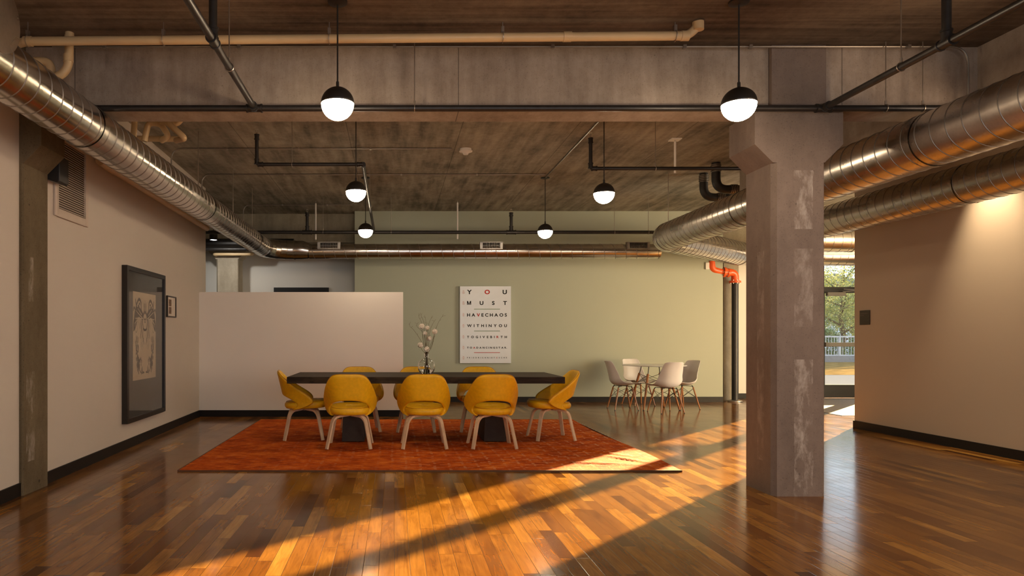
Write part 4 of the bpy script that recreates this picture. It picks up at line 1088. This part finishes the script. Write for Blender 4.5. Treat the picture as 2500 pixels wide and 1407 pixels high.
# arms beyond the beam
def head(x, y, z):
    mb = MB().tube([(x,y,z),(x,y,z+.02)], .011, 8); mb.tube([(x-.012,y,z+.02),(x-.014,y,z+.045),(x,y,z+.055),(x+.014,y,z+.045),(x+.012,y,z+.02)], .003, 6)
    mb.lathe([(0,.055),(.019,.055),(.019,.058),(0,.058)], 12, (x,y,z)); return mb
r2 = .0205
t = thing('sprinkler_pipe', 'bent black sprinkler arm hanging from the ceiling on the left beyond the beam', 'pipe', (-1.5, 7.5, 3.12))
z_ = 3.12; xa = (627-CX)*7.5/F; xb = -.345
rel(MB().tube(arc_path([(xa,7.5,3.45),(xa,7.5,z_),(xb,7.5,z_),(xb,11.55,z_-.11)], .03, 5), r2, 14).build('pipe', 'black_pipe'), t)
for p, d_ in (((xa,7.5,3.42),(0,0,1)),((xa,7.5,z_+.03),(0,0,1)),((xa+.04,7.5,z_),(1,0,0)),((xb-.035,7.5,z_),(1,0,0)),((xb,7.53,z_),(0,1,0))): rel(fit(p, d_, r2, .03).build('elbow_fitting', 'black_pipe'), t)
rel(head(xa,7.5,3.45).build('sprinkler_head', 'bolt'), t)
rel(hanger((713-CX)*7.5/F,7.5,z_,ZB,.026,0).build('pipe_hanger', 'steel_rod'), t)
rel(hanger(xb,9.6,3.065,ZB,.026,1).build('pipe_hanger', 'steel_rod'), t)
t = thing('sprinkler_pipe', 'bent black sprinkler arm on the right beyond the beam, running behind the column head', 'pipe', (2.2, 7.5, 3.07))
xa = (1442-CX)*7.5/F; z_ = 3.075
rel(MB().tube(arc_path([(xa,7.5,3.41),(xa,7.5,z_),(4.6,7.5,z_)], .03, 5), r2, 14).build('pipe', 'black_pipe'), t)
for p, d_ in (((xa,7.5,3.38),(0,0,1)),((xa,7.5,z_+.03),(0,0,1)),((xa+.04,7.5,z_),(1,0,0))): rel(fit(p, d_, r2, .03).build('elbow_fitting', 'black_pipe'), t)
rel(head(xa,7.5,3.41).build('sprinkler_head', 'bolt'), t)
rel(hanger((1600-CX)*7.5/F,7.5,z_,ZB,.026,0).build('pipe_hanger', 'steel_rod'), t)
t = thing('sprinkler_pipe', 'long straight black sprinkler pipe across the rear, above the horizontal duct', 'pipe', (.5, 11.6, 2.99))
zf = 3.005
rel(MB().tube([(-3.3,11.6,zf),(4.5,11.6,zf)], .029, 14).build('main_pipe', 'black_pipe'), t)
for px in (750, 1248):
    x = (px-CX)*11.6/F
    rel(MB().tube([(x,11.6,zf),(x,11.6,3.34)], .026, 12).build('riser', 'black_pipe'), t)
    rel(fit((x,11.6,zf),(1,0,0),.029,.08).build('tee_fitting', 'black_pipe'), t); rel(fit((x,11.6,zf+.07),(0,0,1),.026,.035).build('tee_fitting', 'black_pipe'), t)
    rel(fit((x,11.6,3.31),(0,0,1),.026,.03).build('tee_fitting', 'black_pipe'), t); rel(head(x,11.6,3.34).build('sprinkler_head', 'bolt'), t)
for px in (789, 955, 1500, 1583): rel(hanger((px-CX)*11.6/F,11.6,zf,ZB,.034,0).build('pipe_hanger', 'steel_rod'), t)

# white sleeves over threaded rods
for px, Y, ya, yb, lab in ((1117,11.9,495,584,'white plastic sleeved rod hanging above the lettered panel'),(771,11.9,497,585,'white plastic sleeved rod hanging at the left, near the small register'),(1648,8.2,325,423,'white plastic sleeved rod hanging from the ceiling right of the right pendant row')):
    x = (px-CX)*Y/F; z0 = EYE-(yb-CY)*Y/F; z1 = EYE-(ya-CY)*Y/F
    t = thing('sleeved_rod', lab, 'rod', (x, Y, z0), 0, 'white sleeved rods')
    rel(MB().tube([(x,Y,z0),(x,Y,min(z1, ZB-.03))], .013, 10).build('sleeve', 'white_pl'), t)
    rel(MB().tube([(x,Y,z0-.02),(x,Y,ZB)], .005, 6).build('rod', 'steel_rod'), t)
    if Y < 9: rel(MB().box(x-.06,x+.06,Y-.06,Y+.06,ZB-.012,ZB).build('ceiling_plate', 'white_pl', smooth=0), t)
# rods that carry the ducts
for px, Y, zt, lab in ((1645,9.75,2.86,'thin rod carrying the far end of the upper right duct'),(376,7.9,ZD+RD,'thin rod carrying the left duct just beyond the beam'),(609,10.9,ZD+RD,'thin rod carrying the left duct near its far end'),(546,9.6,ZD+RD,'thin rod carrying the left duct, middle one')):
    x = XA if px == 1645 else XD
    tag(rod(x, Y, zt-.01, ZB, .006).build('duct_rod', 'steel_rod'), lab, 'rod', 'rods carrying the ducts')

# ---------------------------------------------------------------- conduits, detector
def conduit(pts, lab, r=.009, clips=(), name='conduit'):
    t = thing(name, lab, 'conduit', pts[0], 0, 'thin metal conduits on ceiling and beam')
    rel(MB().tube(arc_path(pts, .14, 8), r, 8).build('tube', 'conduit'), t)
    for c in clips:
        rel(MB().box(c[0]-.012,c[0]+.012,c[1]-.014,c[1]+.014,c[2]-.014,c[2]+.014).build('clip', 'steel_rod', smooth=0), t)
    return t
zc = ZB-.012
conduit([(-2.8,8.57,3.2),(-2.8,8.57,zc),(.72,8.57,zc)], 'thin conduit across the rear ceiling ending at the smoke detector', clips=[(x,8.57,zc) for x in (-2.1,-1.2,-.3,.4)])
conduit([(-2.8,9.93,3.2),(-2.8,9.93,zc),(2.2,9.93,zc)], 'thin conduit across the rear ceiling to the black pendant canopy', clips=[(x,9.93,zc) for x in (-1.6,.1,1.2)])
conduit([(-2.7,12.2,3.3),(-2.7,12.2,zc),(-.75,12.2,zc)], 'thin bent conduit on the rear ceiling nearest the back beam', clips=[(x,12.2,zc) for x in (-2.0,-1.2)])
conduit([(2.24,10.1,zc),(2.24,5.7,zc)], 'thin conduit running from the wide beam back to the black canopy')
yb_ = 5.19
conduit([(-2.6,yb_,3.43),(4.36,yb_,3.43),(4.36,yb_,2.9)], 'long conduit along the top of the wide beam, bending down at the right', .008, clips=[(x,yb_-.01,3.425) for x in (-2.2,-1.18,.0,1.2,2.2,2.7,3.9)])
t = thing('smoke_detector', 'white round smoke detector on the rear ceiling, left of centre', 'detector', (.90, 8.62, ZB))
MB().lathe([(0,0),(.072,0),(.072,-.02),(.06,-.03),(0,-.03)], 28).build('base', 'white_pl', t)
MB().lathe([(0,-.072),(.03,-.072),(.038,-.055),(.050,-.045),(.082,-.036),(.085,-.028),(0,-.028)], 28).build('sensor_head', 'white_pl', t)

# ---------------------------------------------------------------- cream plastic pipes
def sleeves(t, pts_dirs, r, m='pvc'):
    for p, d_ in pts_dirs: rel(MB().tube([Vector(p)-Vector(d_)*.028, Vector(p)+Vector(d_)*.028], r*1.14, 20).build('coupling', m), t)
Yp = 4.85
a = at(62,101,Yp); b = at(1672,87.5,Yp); c = at(1697,40,Yp-.02); c.z = ZF
t = thing('drain_pipe', 'long cream plastic drain pipe under the front ceiling, with an upturned right end', 'pipe', a)
pr_ = .031
path = arc_path([a+Vector((-.25,.1,-.02)), a, b+Vector((.02,0,0)), b+Vector((.085,0,.06)), Vector((b.x+.085,Yp,ZF))], .06, 6)
rel(MB().tube(path, pr_, 20).build('pipe', 'pvc'), t)
sleeves(t, [(a+Vector((.02,0,0)),(1,0,0)), (b,(1,0,0)), (at(1385,89.5,Yp),(1,0,0)), (Vector((b.x+.085,Yp-.03,ZF-.04)),(0,0,1))], pr_)
for px in (68, 399, 804, 1227, 1648):
    q = at(px, 101-(px-62)*.0084, Yp)
    hb = rod(q.x, Yp, q.z+.035, ZF, .004)
    for s_ in (0,):
        ring = [(q.x, Yp+pr_*1.07*math.cos(g), q.z+pr_*1.07*math.sin(g)) for g in [2*PI*k/20 for k in range(21)]]
        hb.tube(ring, .008, prof=[(-1,-.2),(1,-.2),(1,.2),(-1,.2)], up=(1,0,0), caps=False)
    hb.box(q.x-.01,q.x+.01,Yp-.014,Yp+.014,q.z+.03,q.z+.075)
    rel(hb.build('pipe_clamp', 'steel_rod'), t)
t = thing('drain_pipe', 'cream plastic pipe with a bend hanging in front of the beam at the far left', 'pipe', (-2.4, 5.0, 3.2))
Yq = 5.02
p1 = at(170,70,Yq); p1.z = ZF; p2 = at(167,176,Yq); p3 = at(110,200,Yq)
rel(MB().tube(arc_path([p1,p2,p3], .12, 8), .031, 18).build('pipe', 'pvc'), t)
sleeves(t, [(p2+Vector((0,0,.1)),(0,0,1)), (Vector((p1.x,Yq,ZF-.05)),(0,0,1))], .031)
q1, q2, q3 = at(85,150,Yq+.03), at(122,150,Yq+.03), at(128,195,Yq+.03)
rel(MB().tube(arc_path([q1,q2,q3], .12, 8), .031, 18).build('elbow', 'pvc'), t)
t = thing('drain_pipe', 'cream plastic pipe running along the top of the left wall behind the duct', 'pipe', (-2.8, 6.4, 2.9))
rel(MB().tube([(XL(6.6)+.07,6.6,2.93),(XL(10.7)+.07,10.7,2.93)], .045, 18).build('pipe', 'pvc'), t)
rel(MB().tube(arc_path([(XL(6.7)+.07,6.7,3.3),(XL(6.7)+.07,6.7,2.93),(XL(7)+.07,7.0,2.93)], .12, 8), .052, 18).build('elbow', 'pvc'), t)
t = thing('drain_pipe', 'cluster of bent cream plastic pipes just beyond the beam, above the left duct', 'pipe', (-2.3, 6.9, 3.3))
Yc = 6.9
pr3 = .030
for k, pp in enumerate(([(330,280,Yc),(325,345,Yc),(300,352,Yc)], [(300,338,Yc+.15),(446,340,Yc+.15)], [(352,345,Yc-.1),(362,300,Yc-.1),(392,302,Yc-.1),(412,332,Yc-.1),(395,343,Yc)], [(392,298,Yc-.1),(408,298,Yc-.2),(452,338,Yc-.2),(430,343,Yc)], [(446,285,Yc+.05),(432,305,Yc+.05),(400,292,Yc+.05)])):
    pts = [at(*q) for q in pp]
    rel(MB().tube(arc_path(pts, .05, 6), pr3, 16).build('pipe', 'pvc'), t)

# ---------------------------------------------------------------- recess pipes, downlight
t = thing('black_pipe', 'thick black pipe crossing the recess behind the left wall end', 'pipe', (-3, 13.0, 2.95))
rel(MB().tube([(-5.3,12.9,3.0),(-1.9,12.9,3.0)], .085, 18).build('pipe', 'black_pipe'), t)
rel(MB().tube([(-5.3,12.75,2.87),(-2.0,12.75,2.87)], .035, 12).build('side_pipe', 'black_pipe'), t)
tag(MB().tube(arc_path([(-3.42,13.12,2.80),(-3.42,12.95,2.80),(-2.74,12.95,2.80),(-2.74,13.2,2.83),(-2.74,13.2,3.05)],.05), .032, 14).build('drain_pipe', 'pvc'), 'short cream pipe in front of the distant column head in the recess', 'pipe')
t = thing('track_spotlight', 'small black cylinder spotlight glowing white in the recess', 'lamp', (-3.18, 12.0, 3.0))
lx, ly = -3.18, 12.0
rel(MB().lathe([(0,0),(.07,0),(.07,-.16),(.064,-.16),(.06,-.03),(0,-.03)], 24, (lx,ly,3.09)).build('housing', 'black_metal'), t)
rel(MB().lathe([(0,0),(.058,0),(.058,.004),(0,.004)], 24, (lx,ly,2.937)).build('lens', 'led'), t)
rel(MB().tube([(lx,ly,3.09),(lx,ly,ZB)], .008, 8).build('stem', 'black_metal'), t)
dl = light('recess_downlight', 'SPOT', (lx, ly, 2.92), 62, (1,.93,.84), spot_size=math.radians(140), spot_blend=.8, shadow_soft_size=.04)
aim(dl, (-3.0, 13.3, 1.2))

# black drain elbows with hose clamps
t = thing('black_drain_pipe', 'pair of black pipe elbows with steel clamps under the ceiling, left of the column', 'pipe', (4.7, 9.9, 3.4))
def clampset(p, d_, r):
    p, d_ = Vector(p), Vector(d_)
    rel(MB().tube([p-d_*.05, p+d_*.05], r*1.10, 24).build('coupling', 'steel_rod'), t)
    mb = MB()
    for k in (-.036,-.012,.012,.036): mb.tube([p+d_*(k-.005), p+d_*(k+.005)], r*1.17, 24)
    rel(mb.build('hose_clamp', 'rubber'), t)
for px, py, Yk, x1 in ((1718,472,9.9,5.35),(1748,452,9.3,5.4)):
    e_ = at(px, py, Yk); r_ = .058
    zr = e_.z-.06
    rel(MB().tube(arc_path([(e_.x,Yk,ZB-.004),(e_.x,Yk,zr),(x1,Yk,zr)], .15, 9), r_, 24).build('pipe', 'rubber'), t)
    clampset((e_.x,Yk,ZB-.08),(0,0,1),r_); clampset((e_.x+.24,Yk,zr),(1,0,0),r_)

# fire riser
t = thing('fire_riser', 'orange fire valve elbows on a tall black riser pipe at the green wall end', 'pipe', (6.47, 12.98, 0))
rx, ry = 6.455, 12.94
rel(MB().tube([(rx,ry,.02),(rx,ry,2.26)], .060, 24).build('riser_pipe', 'black_pipe'), t)
rel(MB().lathe([(0,0),(.13,0),(.13,.015),(.07,.03),(0,.03)], 20, (rx,ry,.006)).build('floor_flange', 'alu_l'), t)
def opipe(pts, r, nm): rel(MB().tube(arc_path(pts, .12, 8), r, 22).build(nm, 'orange'), t)
opipe([(rx,ry,2.27),(rx,ry,2.44),(rx-.2,ry-.03,2.46)], .068, 'lower_elbow')
rel(MB().tube([(rx,ry,2.25),(rx,ry,2.29)], .105, 22).build('flange', 'orange'), t)
opipe([(rx-.2,ry-.03,2.45),(rx-.32,ry-.03,2.47),(rx-.46,ry-.05,2.50),(rx-.47,ry-.05,2.66)], .062, 'upper_elbow')
rel(MB().tube([(rx-.245,ry-.03,2.455),(rx-.205,ry-.03,2.45)], .095, 20).build('flange', 'orange'), t)
rel(MB().tube([(rx-.12,ry-.02,2.44),(rx-.16,ry-.02,2.445)], .085, 20).build('flange', 'orange'), t)
bt = MB()
for k in range(8):
    an = 2*PI*k/8; bt.tube([(rx-.27,ry-.03+.078*math.cos(an),2.455+.078*math.sin(an)),(rx-.18,ry-.03+.078*math.cos(an),2.45+.078*math.sin(an))], .009, 6)
    bt.tube([(rx+.085*math.cos(an),ry+.085*math.sin(an),2.235),(rx+.085*math.cos(an),ry+.085*math.sin(an),2.305)], .009, 6)
rel(bt.build('flange_bolt', 'bolt'), t)
rel(MB().box(rx-.60,rx-.53,ry-.10,ry-.02,2.50,2.63).build('valve_switch', 'white_pl', smooth=0, bevel=.006), t)
